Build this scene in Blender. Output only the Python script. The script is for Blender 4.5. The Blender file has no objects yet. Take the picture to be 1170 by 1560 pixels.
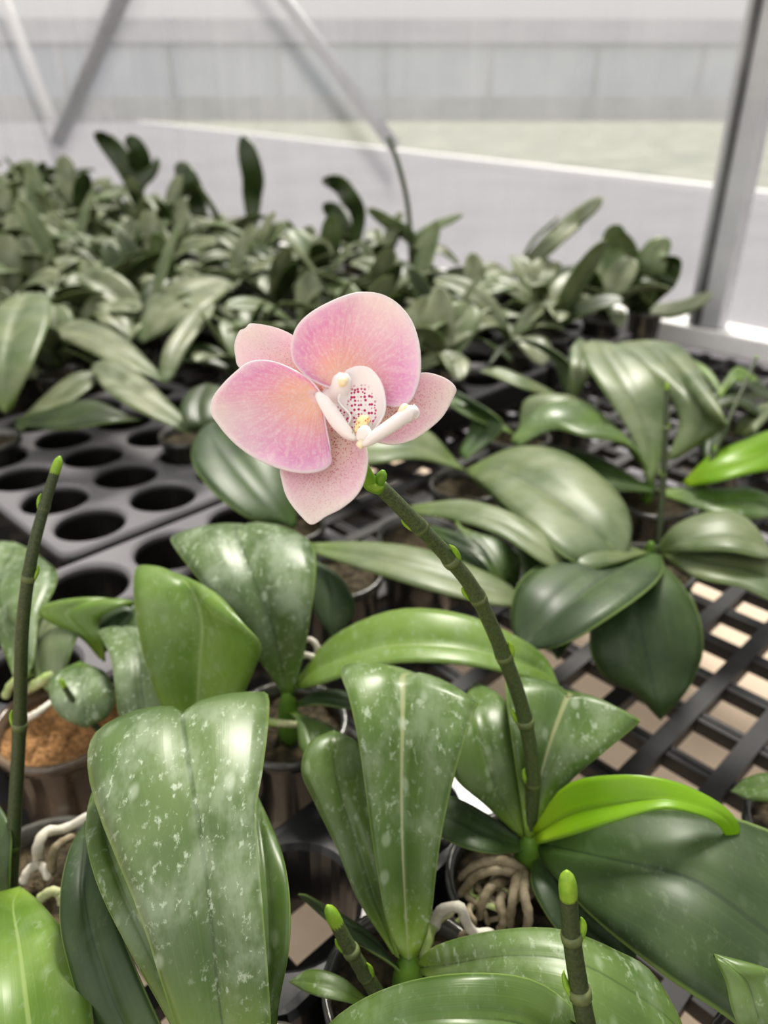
import bpy, bmesh, math, random
from mathutils import Vector, Matrix
random.seed(11)
SC = bpy.context.scene
COL = SC.collection
FPX = 1172.0
TH = math.atan(630 / 1172)
H = 0.5
CAM = Vector((0, 0, H))

# ---------------------------------------------------------------- placing helpers
def ray(x, y):
    xc = (x - 585) / FPX; yc = (780 - y) / FPX
    return Vector((xc, math.cos(TH) + yc * math.sin(TH), -math.sin(TH) + yc * math.cos(TH)))
def W(x, y, z):
    d = ray(x, y); return CAM + d * ((z - H) / d.z)
def D(x, y, dep):
    return CAM + ray(x, y) * dep

# ---------------------------------------------------------------- object helpers
def mesh_obj(name, verts, faces, mat, parent=None, uvs=None, smooth=True, solid=0, subsurf=0):
    me = bpy.data.meshes.new(name)
    me.from_pydata([tuple(v) for v in verts], [], faces)
    if uvs is not None:
        ul = me.uv_layers.new(name='UVMap')
        for l in me.loops: ul.data[l.index].uv = uvs[l.vertex_index]
    if smooth: me.polygons.foreach_set('use_smooth', [True] * len(me.polygons))
    me.materials.append(mat)
    o = bpy.data.objects.new(name, me); COL.objects.link(o)
    if parent is not None:
        o.parent = parent
        if parent.type == 'EMPTY' or parent.parent is None:
            o.matrix_parent_inverse = Matrix.Translation(-parent.location) if parent.parent is None else Matrix()
        else:
            o.matrix_parent_inverse = Matrix()
    if solid:
        m = o.modifiers.new('s', 'SOLIDIFY'); m.thickness = solid; m.offset = 0
    if subsurf:
        m = o.modifiers.new('d', 'SUBSURF'); m.levels = subsurf; m.render_levels = subsurf
    return o
def part(name, verts, faces, mat, root, sub=None, **k):
    """verts in world space; root = the thing's Empty; sub = the part to hang a sub-part on"""
    off = root.location
    vs = [Vector(v) - off for v in verts]
    o = mesh_obj(name, vs, faces, mat, None, **k)
    o.parent = sub if sub is not None else root
    return o
def thing(name, label, cat, loc, group=None):
    o = bpy.data.objects.new(name, None); o.empty_display_size = .03
    COL.objects.link(o); o.location = loc
    o['label'] = label; o['category'] = cat
    if group: o['group'] = group
    return o
def struct(o): o['kind'] = 'structure'; return o

def box_geo(c, ax, ay, az):
    """box from centre and three half-axis vectors"""
    vs = [c + sx * ax + sy * ay + sz * az for sx in (-1, 1) for sy in (-1, 1) for sz in (-1, 1)]
    fs = [(0, 1, 3, 2), (4, 6, 7, 5), (0, 4, 5, 1), (2, 3, 7, 6), (0, 2, 6, 4), (1, 5, 7, 3)]
    return vs, fs
class MB:
    def __init__(s): s.v = []; s.f = []
    def add(s, vf):
        n = len(s.v); s.v += list(vf[0]); s.f += [tuple(i + n for i in f) for f in vf[1]]
def catmull(P, n):
    """n samples through points P (tuples of floats or Vectors)"""
    P = [Vector(p) for p in P]
    if len(P) == 2: return [P[0].lerp(P[1], i / (n - 1)) for i in range(n)]
    Q = [P[0] * 2 - P[1]] + P + [P[-1] * 2 - P[-2]]
    out = []
    m = len(P) - 1
    for i in range(n):
        t = i / (n - 1) * m; k = min(int(t), m - 1); t -= k
        a, b, c, d = Q[k:k + 4]
        out.append(.5 * ((2 * b) + (c - a) * t + (2 * a - 5 * b + 4 * c - d) * t * t + (3 * b - a - 3 * c + d) * t ** 3))
    return out
def tube_geo(pts, rad, seg=12, flat=1.0, nrm=None, cap=True):
    """tube through pts with radii rad (list)"""
    vs = []; fs = []
    up = Vector(nrm) if nrm else Vector((.2, .3, 1)).normalized()
    n = len(pts)
    for i, p in enumerate(pts):
        t = (pts[min(i + 1, n - 1)] - pts[max(i - 1, 0)]).normalized()
        a = t.cross(up)
        if a.length < 1e-4: a = t.cross(Vector((1, 0, 0)))
        a.normalize(); b = a.cross(t).normalized()
        if nrm is None: up = b
        for k in range(seg):
            w = 2 * math.pi * k / seg
            vs.append(p + (a * math.cos(w) + b * math.sin(w) * flat) * rad[i])
    for i in range(n - 1):
        for k in range(seg):
            k2 = (k + 1) % seg
            fs.append((i * seg + k, i * seg + k2, (i + 1) * seg + k2, (i + 1) * seg + k))
    if cap:
        fs.append(tuple(range(seg))[::-1]); fs.append(tuple((n - 1) * seg + k for k in range(seg)))
    return vs, fs
def tube_uv(npts, seg): return [(k / seg, i / (npts - 1)) for i in range(npts) for k in range(seg)]
def smooth_tube(P, R, n=24, seg=12, **k):
    pr = catmull([tuple(p) + () for p in P], n)
    rr = [v.x for v in catmull([(r, 0, 0) for r in R], n)]
    return tube_geo(pr, [max(1e-5, r) for r in rr], seg, **k)
def lathe_geo(c, prof, seg=32):
    vs = []; fs = []
    for r, z in prof:
        for k in range(seg):
            w = 2 * math.pi * k / seg; vs.append(Vector((c[0] + r * math.cos(w), c[1] + r * math.sin(w), z)))
    for i in range(len(prof) - 1):
        for k in range(seg):
            k2 = (k + 1) % seg
            fs.append((i * seg + k, i * seg + k2, (i + 1) * seg + k2, (i + 1) * seg + k))
    return vs, fs

# ---------------------------------------------------------------- materials
class NT:
    def __init__(s, name):
        s.m = bpy.data.materials.new(name); s.m.use_nodes = True
        s.t = s.m.node_tree; s.t.nodes.clear()
        s.out = s.n('ShaderNodeOutputMaterial')
    def n(s, typ, **k):
        nd = s.t.nodes.new(typ)
        for a, b in k.items(): setattr(nd, a, b)
        return nd
    def l(s, a, b): s.t.links.new(a, b)
    def put(s, sock, v):
        if hasattr(v, 'is_output') or isinstance(v, bpy.types.NodeSocket): s.l(v, sock)
        else: sock.default_value = v
    def math(s, op, a, b=None, c=None, clamp=False):
        nd = s.n('ShaderNodeMath', operation=op); nd.use_clamp = clamp
        s.put(nd.inputs[0], a)
        if b is not None: s.put(nd.inputs[1], b)
        if c is not None: s.put(nd.inputs[2], c)
        return nd.outputs[0]
    def mix(s, fac, a, b, typ='MIX'):
        nd = s.n('ShaderNodeMix', data_type='RGBA', blend_type=typ)
        s.put(nd.inputs[0], fac)
        s.put(nd.inputs[6], a if not isinstance(a, tuple) else (*a, 1)); s.put(nd.inputs[7], b if not isinstance(b, tuple) else (*b, 1))
        return nd.outputs[2]
    def sstep(s, v, lo, hi, t0=0., t1=1.):
        nd = s.n('ShaderNodeMapRange', interpolation_type='SMOOTHSTEP')
        s.put(nd.inputs[0], v); nd.inputs[1].default_value = lo; nd.inputs[2].default_value = hi
        nd.inputs[3].default_value = t0; nd.inputs[4].default_value = t1
        return nd.outputs[0]
    def noise(s, scale, detail=3, rough=.5, vec=None, dist=0):
        nd = s.n('ShaderNodeTexNoise'); nd.inputs['Scale'].default_value = scale; nd.inputs['Detail'].default_value = detail
        nd.inputs['Roughness'].default_value = rough; nd.inputs['Distortion'].default_value = dist
        s.l(vec if vec is not None else s.obj(), nd.inputs['Vector']); return nd.outputs[0]
    def obj(s):
        if not hasattr(s, '_o'): s._o = s.n('ShaderNodeTexCoord')
        return s._o.outputs['Object']
    def uv(s):
        if not hasattr(s, '_uv'):
            tc = s.n('ShaderNodeTexCoord'); sp = s.n('ShaderNodeSeparateXYZ'); s.l(tc.outputs['UV'], sp.inputs[0]); s._uv = (sp.outputs[0], sp.outputs[1], tc.outputs['UV'])
        return s._uv
    def mapv(s, vec, sc):
        m = s.n('ShaderNodeMapping'); s.l(vec, m.inputs[0]); m.inputs['Scale'].default_value = sc; return m.outputs[0]
    def prin(s, col, rough=.5, spec=.5, trans=0, tcol=None, bump=None, bstr=.3, bdist=.001, coat=0, metal=0, sheen=0):
        p = s.n('ShaderNodeBsdfPrincipled')
        s.put(p.inputs['Base Color'], col if not isinstance(col, tuple) else (*col, 1)); s.put(p.inputs['Roughness'], rough)
        p.inputs['Specular IOR Level'].default_value = spec; p.inputs['Metallic'].default_value = metal
        p.inputs['Coat Weight'].default_value = coat; p.inputs['Coat Roughness'].default_value = .25
        if sheen: p.inputs['Sheen Weight'].default_value = sheen
        if bump is not None:
            b = s.n('ShaderNodeBump'); b.inputs['Strength'].default_value = bstr; b.inputs['Distance'].default_value = bdist
            s.l(bump, b.inputs['Height']); s.l(b.outputs[0], p.inputs['Normal'])
        sh = p.outputs[0]
        if trans:
            t = s.n('ShaderNodeBsdfTranslucent'); s.put(t.inputs[0], (tcol if not isinstance(tcol, tuple) else (*tcol, 1)) if tcol is not None else col)
            mx = s.n('ShaderNodeMixShader'); s.put(mx.inputs[0], trans)
            s.l(sh, mx.inputs[1]); s.l(t.outputs[0], mx.inputs[2]); sh = mx.outputs[0]
        s.l(sh, s.out.inputs[0]); return p

def leaf_mat(name, dark, light, base, rib, tcol, trans=.22, spots=.5, rough=.36, edge=(.25, .36, .1), dust=0., ribw=.022):
    s = NT(name); u, v, uv = s.uv()
    au = s.math('ABSOLUTE', s.math('SUBTRACT', u, .5))
    n1 = s.noise(14, 3, .55)
    c = s.mix(s.sstep(n1, .32, .68), dark, light)
    # parallel veins
    vn = s.noise(1, 3, .6, s.mapv(uv, (46, 1.6, 1)))
    c = s.mix(s.math('MULTIPLY', s.sstep(vn, .45, .75), .16), c, tuple(min(1, x * 1.5) for x in light))
    # pale zone near base
    c = s.mix(s.sstep(v, .0, .22, .85, 0.), c, base)
    # rib and edge
    c = s.mix(s.math('MULTIPLY', s.sstep(au, ribw * .35, ribw, .75, 0.), 1.0), c, rib)
    c = s.mix(s.sstep(au, .474, .492, 0., .7), c, edge)
    if dust:
        c = s.mix(s.math('MULTIPLY', s.sstep(s.noise(30, 4, .6), .3, .7), dust), c, (.50, .54, .42))
    ro = rough
    if spots:
        mask = s.sstep(s.noise(16, 2, .5), .34, .56)
        nf = s.sstep(s.noise(300, 4, .66, s.mapv(s.obj(), (1, .5, .8))), .54, .68)
        vo = s.n('ShaderNodeTexVoronoi'); vo.inputs['Scale'].default_value = 95; s.l(s.mapv(s.obj(), (1, .55, .8)), vo.inputs['Vector'])
        sp = s.n('ShaderNodeSeparateColor'); s.l(vo.outputs['Color'], sp.inputs[0])
        drop = s.math('MULTIPLY', s.sstep(vo.outputs['Distance'], .12, .32, 1., 0.), s.sstep(sp.outputs[0], .66, .72))
        haze = s.math('MULTIPLY', s.sstep(s.noise(55, 4, .65, s.mapv(s.obj(), (1, .5, .8))), .42, .66), .42)
        nf = s.math('MAXIMUM', nf, haze)
        f = s.math('MULTIPLY', s.math('ADD', s.math('MULTIPLY', nf, mask), s.math('MULTIPLY', drop, .55), clamp=True), spots)
        c = s.mix(f, c, (.52, .60, .46))
        ro = s.math('ADD', s.math('MULTIPLY', f, .25), rough)
    hgt = s.math('ADD', s.math('MULTIPLY', vn, .5), s.sstep(au, 0., .03, -.6, 0.))
    s.prin(c, ro, .55, trans, s.mix(.35, c, tcol), hgt, .14, .001, coat=.08)
    return s.m
LM = {
 'mid': leaf_mat('leaf_green', (.075, .135, .030), (.150, .235, .060), (.25, .38, .05), (.08, .13, .03), (.34, .5, .04), spots=.45),
 'spot': leaf_mat('leaf_spotted', (.080, .135, .045), (.155, .225, .085), (.18, .32, .04), (.055, .10, .025), (.28, .5, .04), spots=.8),
 'pale': leaf_mat('leaf_pale_rib', (.080, .145, .032), (.150, .235, .062), (.32, .50, .05), (.42, .44, .22), (.34, .5, .04), spots=.65, ribw=.03),
 'bright': leaf_mat('leaf_bright', (.13, .23, .035), (.22, .34, .07), (.32, .50, .05), (.33, .44, .15), (.42, .62, .05), trans=.3, spots=.3),
 'lime': leaf_mat('leaf_lime', (.24, .46, .012), (.32, .55, .03), (.42, .58, .03), (.28, .46, .04), (.6, .85, .02), trans=.5, spots=.05),
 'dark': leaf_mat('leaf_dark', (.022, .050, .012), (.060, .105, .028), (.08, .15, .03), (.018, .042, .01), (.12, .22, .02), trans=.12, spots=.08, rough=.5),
 'grey': leaf_mat('leaf_dusty', (.095, .145, .052), (.180, .225, .090), (.17, .25, .05), (.06, .09, .035), (.3, .40, .1), trans=.2, spots=0, dust=.22, rough=.46),
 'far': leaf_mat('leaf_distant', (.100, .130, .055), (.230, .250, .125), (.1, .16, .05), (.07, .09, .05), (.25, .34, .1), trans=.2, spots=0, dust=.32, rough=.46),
 'fardark': leaf_mat('leaf_distant_dark', (.028, .048, .013), (.055, .085, .024), (.07, .11, .03), (.025, .045, .014), (.2, .30, .04), trans=.2, spots=0, rough=.42),
}
def simple(name, col, rough=.5, col2=None, sc=40, bstr=.3, bd=.001, **k):
    s = NT(name); n = s.noise(sc, 4, .6)
    s.prin(s.mix(s.sstep(n, .3, .7), col, col2 or tuple(x * .75 for x in col)), rough, bump=n, bstr=bstr, bdist=bd, **k); return s.m
M_STEM = simple('stem_olive', (.095, .125, .045), .5, (.045, .065, .025), 900)
M_STEMD = simple('stem_dark', (.035, .05, .02), .5, (.065, .085, .03), 700)
M_TIP = simple('bract_lime', (.38, .56, .07), .4, (.26, .45, .05), 200, trans=.3)
M_BUD = simple('bud_green', (.20, .38, .04), .38, (.28, .48, .06), 150, trans=.25)
M_SHEATH = simple('sheath_green', (.20, .36, .05), .45, (.12, .24, .04), 60, trans=.2)
M_ROOT = simple('root_silver', (.34, .29, .20), .75, (.17, .14, .08), 130)
M_RING = simple('node_pale', (.15, .18, .07), .5, (.10, .13, .05), 150)
M_ROOTW = simple('root_white', (.74, .70, .62), .6, (.55, .52, .42), 80)
M_ROOTG = simple('root_green', (.30, .42, .12), .55, (.5, .5, .3), 60)
M_MIX = simple('bark_mix', (.11, .085, .045), .9, (.035, .028, .018), 120, 1., .006)
M_COIR = simple('coir_mix', (.50, .28, .12), .95, (.22, .12, .05), 260, 1., .004)
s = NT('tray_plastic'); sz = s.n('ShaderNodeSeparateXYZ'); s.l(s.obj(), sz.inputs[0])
s.prin(s.mix(s.sstep(sz.outputs[2], .058, .068), (.012, .012, .012), s.mix(s.noise(12, 3), (.15, .145, .155), (.26, .25, .26))), .36); M_TRAY = s.m  # darker below the top: shade of the holes put into the tray colour
M_TRAYD = simple('tray_plastic_dark', (.022, .022, .024), .22, (.03, .03, .032), 12, .1)
M_GRID = simple('bench_plastic', (.018, .017, .018), .55, (.030, .029, .029), 30, .15)
M_METAL = simple('galvanised_metal', (.60, .60, .61), .55, (.50, .50, .52), 9, .1)
M_WHITE = simple('white_rail', (.92, .90, .89), .5, (.82, .80, .80), 15, .1)
M_SEAL = simple('dark_seal', (.10, .10, .10), .7, (.16, .16, .16), 12)
M_PIPE = simple('pipe_grey', (.34, .35, .37), .5, (.26, .27, .29), 9)
def pot_mat(name, a, b, alpha):
    s = NT(name); n = s.noise(45, 4, .6)
    p = s.prin(s.mix(s.sstep(n, .35, .65), a, b), .22, .6, coat=.4); p.inputs['Alpha'].default_value = alpha
    return s.m
M_POT = pot_mat('pot_dark_plastic', (.045, .045, .04), (.09, .085, .07), 1)
M_POTC = pot_mat('pot_clear_brown', (.20, .14, .09), (.08, .06, .045), .9)

# ---------------------------------------------------------------- leaves
NU, NV = 10, 26
def loft(sts, bulge=.10, crease=.06, nv=NV, nu=NU):
    """sts: list of (L, M, R) world points, base first -> verts, faces, uvs"""
    Ls = catmull([s[0] for s in sts], nv); Ms = catmull([s[1] for s in sts], nv); Rs = catmull([s[2] for s in sts], nv)
    vs = []; fs = []; uvs = []
    sgn = 0; Ns = []
    for i in range(nv):
        T = Ms[min(i + 1, nv - 1)] - Ms[max(i - 1, 0)]
        N = (Rs[i] - Ls[i]).cross(T)
        if N.length > 1e-9: N.normalize()
        Ns.append(N); sgn += N.z * (1 - i / nv)
    sg = 1 if sgn >= 0 else -1
    us = [-1 + 2 * k / nu for k in range(nu + 1)]
    for i in range(nv):
        wl = (Ls[i] - Ms[i]).length; wr = (Rs[i] - Ms[i]).length
        for u in us:
            E, w = (Ls[i], wl) if u < 0 else (Rs[i], wr)
            a = abs(u)
            p = Ms[i].lerp(E, a) + Ns[i] * sg * (bulge * w * 4 * a * (1 - a) * .9 - crease * w * math.exp(-(a / .12) ** 2))
            vs.append(p); uvs.append(((u + 1) / 2, i / (nv - 1)))
    n = nu + 1
    for i in range(nv - 1):
        for k in range(nu): fs.append((i * n + k, i * n + k + 1, (i + 1) * n + k + 1, (i + 1) * n + k))
    return vs, fs, uvs
def leafR(root, mat, sts, bulge=.075, label=None):
    bulge = min(bulge, .075)
    """rails leaf. station: (Lx,Ly, Mx,My, Rx,Ry, z[, dzL, dzR])"""
    P = []
    for s in sts:
        if len(s) == 3: q = W(*s); P.append((q, q, q)); continue
        z = s[6]; a = s[7] if len(s) > 7 else 0; b = s[8] if len(s) > 8 else a
        P.append((W(s[0], s[1], z + a), W(s[2], s[3], z), W(s[4], s[5], z + b)))
    v, f, uv = loft(P, bulge)
    o = part('leaf', v, f, LM[mat], root, uvs=uv, solid=.0014)
    if label: o['label'] = label
    return o
def prof(t, tm=.62):
    if t < tm: return .30 + .70 * math.sin(t / tm * math.pi / 2) ** 1.1
    return math.sqrt(max(0, 1 - ((t - tm) / (1 - tm)) ** 2.3))
def leaf_from_mid(mid, w, roll=0, tm=.62, bend=0., vfold=.12, nv=20, nu=8, bulge=.08):
    """mid: dense world midrib points; w: half width (m)"""
    n = len(mid); sts = []
    for i in range(n):
        t = i / (n - 1)
        T = (mid[min(i + 1, n - 1)] - mid[max(i - 1, 0)]).normalized()
        up = Vector((0, 0, 1)); N = up - T * up.dot(T)
        if N.length < .05: N = Vector((T.y, -T.x, 0))
        N.normalize(); S = T.cross(N).normalized()
        S2 = S * math.cos(roll) + N * math.sin(roll); N2 = S2.cross(T).normalized()
        if N2.dot(N) < 0: N2 = -N2
        ww = w * prof(t, tm)
        sts.append((mid[i] - S2 * ww + N2 * ww * vfold, mid[i], mid[i] + S2 * ww + N2 * ww * vfold))
    return loft(sts, bulge, nv=n, nu=nu)
def dens(pts, n):
    q = catmull(pts, 60)
    # concentrate stations near the tip
    out = []
    for i in range(n):
        s = 1 - (1 - i / (n - 1)) ** 1.7
        k = s * 59; a = int(min(k, 58)); out.append(q[a].lerp(q[a + 1], k - a))
    return out
def leafM(root, mat, pts, w, roll=0, vfold=.12, tm=.6, bulge=.08, label=None):
    """midrib through (x, y, z) triples, half width w in metres, roll in degrees"""
    mid = dens([W(*p) for p in pts], 24)
    # width profile by arc position
    v, f, uv = leaf_from_mid_arc(mid, w, math.radians(roll), tm, vfold, bulge)
    o = part('leaf', v, f, LM[mat], root, uvs=uv, solid=.0014)
    if label: o['label'] = label
    return o
def leaf_from_mid_arc(mid, w, roll, tm, vfold, bulge):
    n = len(mid); L = [0]
    for i in range(1, n): L.append(L[-1] + (mid[i] - mid[i - 1]).length)
    sts = []
    pS = None
    for i in range(n):
        t = L[i] / L[-1]
        T = (mid[min(i + 1, n - 1)] - mid[max(i - 1, 0)]).normalized()
        N = Vector((0, 0, 1)) - T * T.z
        if N.length < .03: N = Vector((0, -1, 0)) - T * -T.y
        N.normalize(); S = T.cross(N).normalized()
        if pS is not None and S.dot(pS) < 0: S = -S; N = -N
        pS = S
        S2 = S * math.cos(roll) + N * math.sin(roll); N2 = -S * math.sin(roll) + N * math.cos(roll)
        ww = w * prof(t, tm)
        sts.append((mid[i] - S2 * ww + N2 * ww * vfold, mid[i], mid[i] + S2 * ww + N2 * ww * vfold))
    return loft(sts, bulge, nv=n, nu=8)

# ---------------------------------------------------------------- pots, roots, spikes
def pot(root, c, top=.098, r=.040, z0=.004, mat=None, mix=None):
    c = (c[0], c[1]); m = mat or M_POT
    prof_ = [(.001, z0), (r * .78, z0), (r * .80, z0 + .004), (r * .97, top - .008), (r * 1.06, top - .008), (r * 1.06, top), (r * .97, top), (r * .93, top - .012)]
    v, f = lathe_geo(c, prof_); part('pot', v, f, m, root)
    vs = []; fs = []; rings = 6; seg = 24; rnd = random.Random(int((c[0] * 977 + c[1] * 331) * 100))
    for i in range(rings + 1):
        for k in range(seg):
            w = 2 * math.pi * k / seg; rr = r * .945 * i / rings + .0001
            vs.append(Vector((c[0] + rr * math.cos(w), c[1] + rr * math.sin(w), top - .012 + (rnd.uniform(-.003, .005) if 0 < i < rings else 0))))
    for i in range(rings):
        for k in range(seg):
            k2 = (k + 1) % seg; fs.append((i * seg + k, i * seg + k2, (i + 1) * seg + k2, (i + 1) * seg + k))
    part('potting_mix', vs, fs, mix or M_MIX, root)
def root_part(root, pts, rad, mat=None, name='aerial_root'):
    P = [W(*p) for p in pts]
    n = 22; pr = catmull(P, n); R = [rad * (1 - .25 * i / (n - 1)) * (1 + .08 * math.sin(i * 1.7)) for i in range(n)]
    R[-1] = rad * .45; R[0] = rad * .8
    v, f = tube_geo(pr, R, 10); part(name, v, f, mat or M_ROOT, root, uvs=tube_uv(n, 10))
def sheath(root, x, y, z, r=.011, h=.03, lean=(0, 0)):
    r *= .68; z -= .006
    c = W(x, y, z); P = [c + Vector((lean[0] * t * h, lean[1] * t * h, -h + h * 1.25 * t)) for t in (0, .4, .8, 1)]
    v, f = smooth_tube(P, [r, r * 1.0, r * .75, r * .35], 12, 16)
    part('stem_base', v, f, M_SHEATH, root)
def spike(root, pts, r0, r1, nodes, mat=None, depth=False, tip=True, nseg=60):
    """pts (x,y,z|depth); nodes: list of (t, side) with small bracts"""
    P = [(D if depth else W)(*p) for p in pts]
    pr = catmull(P, nseg); R = []
    tn = [t for t, s in nodes]
    for i in range(nseg):
        t = i / (nseg - 1); r = r0 + (r1 - r0) * t
        for q in tn: r *= 1 + .16 * math.exp(-((t - q) / .012) ** 2)
        R.append(r)
    v, f = tube_geo(pr, R, 14)
    st = part('flower_spike', v, f, mat or M_STEM, root)
    for t, side in nodes:
        k = t * (nseg - 1); a = int(min(k, nseg - 2)); p = pr[a].lerp(pr[a + 1], k - a); T = (pr[a + 1] - pr[a]).normalized()
        S = T.cross(Vector((0, 1, .3))).normalized() * side; r = R[a]
        # collar round the node and a pointed bract
        v, f = tube_geo([p - T * r * .8, p - T * r * .2, p + T * r * .3], [r * 1.02, r * 1.07, r * 1.0], 14)
        part('node_ring', v, f, M_RING, root, st)
        B = [p - T * r * .5 + S * r * .75, p + T * r * .5 + S * r * 1.05, p + T * r * 1.4 + S * r * 1.2, p + T * r * 2.1 + S * r * 1.08]
        v, f = smooth_tube(B, [r * .42, r * .46, r * .32, r * .08], 10, 10, flat=.7)
        part('bract', v, f, M_TIP, root, st)
    if tip:
        T = (pr[-1] - pr[-3]).normalized(); r = r1
        v, f = smooth_tube([pr[-1] - T * r * 1.5, pr[-1] + T * r * .3, pr[-1] + T * r * 1.6, pr[-1] + T * r * 2.5], [r * 1.02, r * 1.03, r * .8, r * .2], 14, 14)
        part('spike_tip', v, f, M_TIP, root, st)
    return st

PU, PV, HR = .088, .096, .0395          # hole pitch and hole radius of the trays
def az(d): return Vector((math.sin(math.radians(d)), math.cos(math.radians(d)), 0))
TV = az(44); TU = az(134)
h1 = Vector((-.339, .774, 0)); h2 = Vector((-.2975, .646, 0))
HOLES = [h1 + TU * PU * i + TV * PV * j for i in range(-4, 1) for j in range(4)] + [h2 + TU * PU * i + TV * PV * j for i in range(2) for j in range(-1, 3)]
def plant(label, x, y, z=.112, group=None, off=(0, 0), snap=False, **k):
    c = W(x, y, z); c.z = 0; c = c + TU * off[0] + TV * off[1]
    if snap: c = min(HOLES, key=lambda h: (h - c).length); k['r'] = .036
    r = thing('potted_orchid', label, 'orchid', Vector((c.x, c.y, 0.004)), group)
    pot(r, (c.x, c.y), **k)
    return r
# ================================================================ P1: front centre plant
p = plant('orchid front centre with two tall arching leaves and a short green-tipped spike', 622, 1475, r=.042)
sheath(p, 622, 1470, .118, .012, .03)
leafR(p, 'mid', [(598,1452, 603,1456, 609,1460, .12), (545,1370, 572,1370, 600,1400, .135, .004,-.004), (512,1290, 545,1290, 592,1320, .152,.002,-.006), (478,1220, 520,1215, 570,1230, .170,0,-.008), (459,1175, 508,1160, 556,1170, .180,0,-.008), (472,1132, 512,1126, 545,1132, .184), (508,1114,.18)])
leafR(p, 'pale', [(608,1450, 622,1462, 638,1452, .125), (588,1400, 618,1396, 656,1402, .14,.003), (570,1300, 613,1300, 667,1308, .165,.004), (556,1200, 611,1200, 683,1220, .188,.004), (545,1125, 612,1118, 704,1142, .207,.004), (531,1062, 613,1058, 724,1082, .217,.003), (519,1018, 613,1030, 726,1072, .219), (560,1014, 622,1024, 700,1052, .203), (610,1022, 640,1030, 670,1042, .18)], label='leaf with a pale stripe along its middle')
leafR(p, 'mid', [(636,1466, 642,1474, 640,1484, .122), (668,1440, 690,1468, 700,1505, .143,-.002), (755,1419, 780,1455, 790,1520, .160,-.003), (850,1417, 880,1465, 880,1560, .165,-.004), (935,1448, 965,1510, 950,1610, .157,-.004), (1000,1492, 1030,1560, 1000,1640, .142), (1060,1620,.125)])
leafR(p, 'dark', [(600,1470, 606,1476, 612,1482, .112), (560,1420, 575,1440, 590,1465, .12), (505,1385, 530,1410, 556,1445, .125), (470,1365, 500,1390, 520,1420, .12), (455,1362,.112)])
leafR(p, 'mid', [(560,1524, 560,1528, 558,1534, .105), (520,1490, 515,1508, 515,1524, .115), (475,1478, 470,1496, 475,1515, .115), (442,1496,.108)])
spike(p, [(585,1530,.105), (560,1490,.125), (530,1440,.148), (508,1398,.165)], .0040, .0032, [(.38, -1), (.62, 1)], M_STEM, nseg=40)
root_part(p, [(660,1415,.105), (672,1388,.122), (700,1382,.128), (708,1400,.12), (722,1420,.108), (752,1420,.104)], .0032, M_ROOTW)
root_part(p, [(640,1480,.105), (650,1440,.112), (664,1405,.11), (690,1388,.12)], .003, M_ROOTG)

# ================================================================ P2: big spotted leaf, front left
p = plant('front left orchid whose very large water-spotted leaf arches upright', 385, 1690, r=.042)
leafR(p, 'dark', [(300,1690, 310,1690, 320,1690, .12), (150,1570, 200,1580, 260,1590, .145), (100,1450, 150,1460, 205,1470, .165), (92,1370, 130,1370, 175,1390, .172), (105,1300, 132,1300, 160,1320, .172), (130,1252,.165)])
leafR(p, 'mid', [(330,1700, 340,1700, 352,1700, .122), (262,1562, 285,1565, 310,1570, .16), (200,1450, 232,1450, 275,1470, .188), (150,1350, 185,1350, 240,1370, .203), (131,1270, 160,1270, 215,1290, .205), (142,1205, 165,1205, 200,1220, .198),(170,1170,.185)])
leafR(p, 'mid', [(400,1700, 405,1700, 412,1700, .12), (395,1560, 405,1560, 422,1540, .15), (385,1450, 410,1440, 440,1450, .172), (380,1340, 405,1330, 441,1360, .185), (375,1260, 395,1250, 425,1290, .187), (392,1215,.18)])
leafR(p, 'spot', [(340,1720, 372,1720, 415,1720, .125), (268,1560, 338,1560, 413,1560, .17,.002), (216,1400, 322,1400, 402,1400, .203,.001), (153,1245, 303,1250, 390,1250, .225,-.001), (134,1165, 290,1175, 399,1180, .233,-.003), (146,1118, 280,1110, 408,1110, .236,-.004), (190,1090, 277,1080, 409,1062, .232,-.003), (215,1088, 282,1084, 392,1058, .214), (250,1100, 300,1095, 370,1080, .19), (310,1105,.165)], bulge=.07, label='very large leaf covered in pale water spots')

# ================================================================ P3: bottom-left corner
p = plant('orchid in the bottom left corner with one broad leaf, tall bare spike and white roots', 62, 1330, .10, r=.043, mix=M_MIX, top=.095)
leafR(p, 'bright', [(30,1352, 32,1354, 36,1356, .118), (-40,1375, 20,1378, 62,1378, .135), (-90,1440, 30,1440, 103,1430, .150), (-110,1520, 40,1520, 134,1500, .155), (-90,1620, 50,1620, 142,1600, .148), (-40,1700, 50,1710, 110,1700, .135), (50,1760,.12)])
leafR(p, 'dark', [(8,1362, 10,1366, 14,1368, .115), (-40,1310, -8,1312, 16,1320, .135), (-40,1250, -10,1245, 16,1262, .148), (-10,1215,.15)])
spike(p, [(16,1352,.112), (22,1250,.150), (30,1100,.205), (34,960,.262), (48,850,.300), (68,770,.322), (86,712,.338)], .0040, .0024, [(.115,1),(.33, 1), (.62, -1), (.83, 1)], M_STEMD)
root_part(p, [(60,1312,.10), (58,1290,.115), (70,1268,.118), (100,1262,.112), (140,1240,.12)], .0035, M_ROOTW)
root_part(p, [(78,1330,.098), (82,1296,.112), (100,1280,.112), (125,1270,.105)], .003, M_ROOT)
root_part(p, [(35,1345,.098), (45,1325,.104), (62,1318,.104), (75,1340,.098)], .003, M_ROOTW)
root_part(p, [(60,1370,.095), (78,1358,.102), (90,1362,.10), (95,1380,.095)], .003, M_ROOTG)

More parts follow.
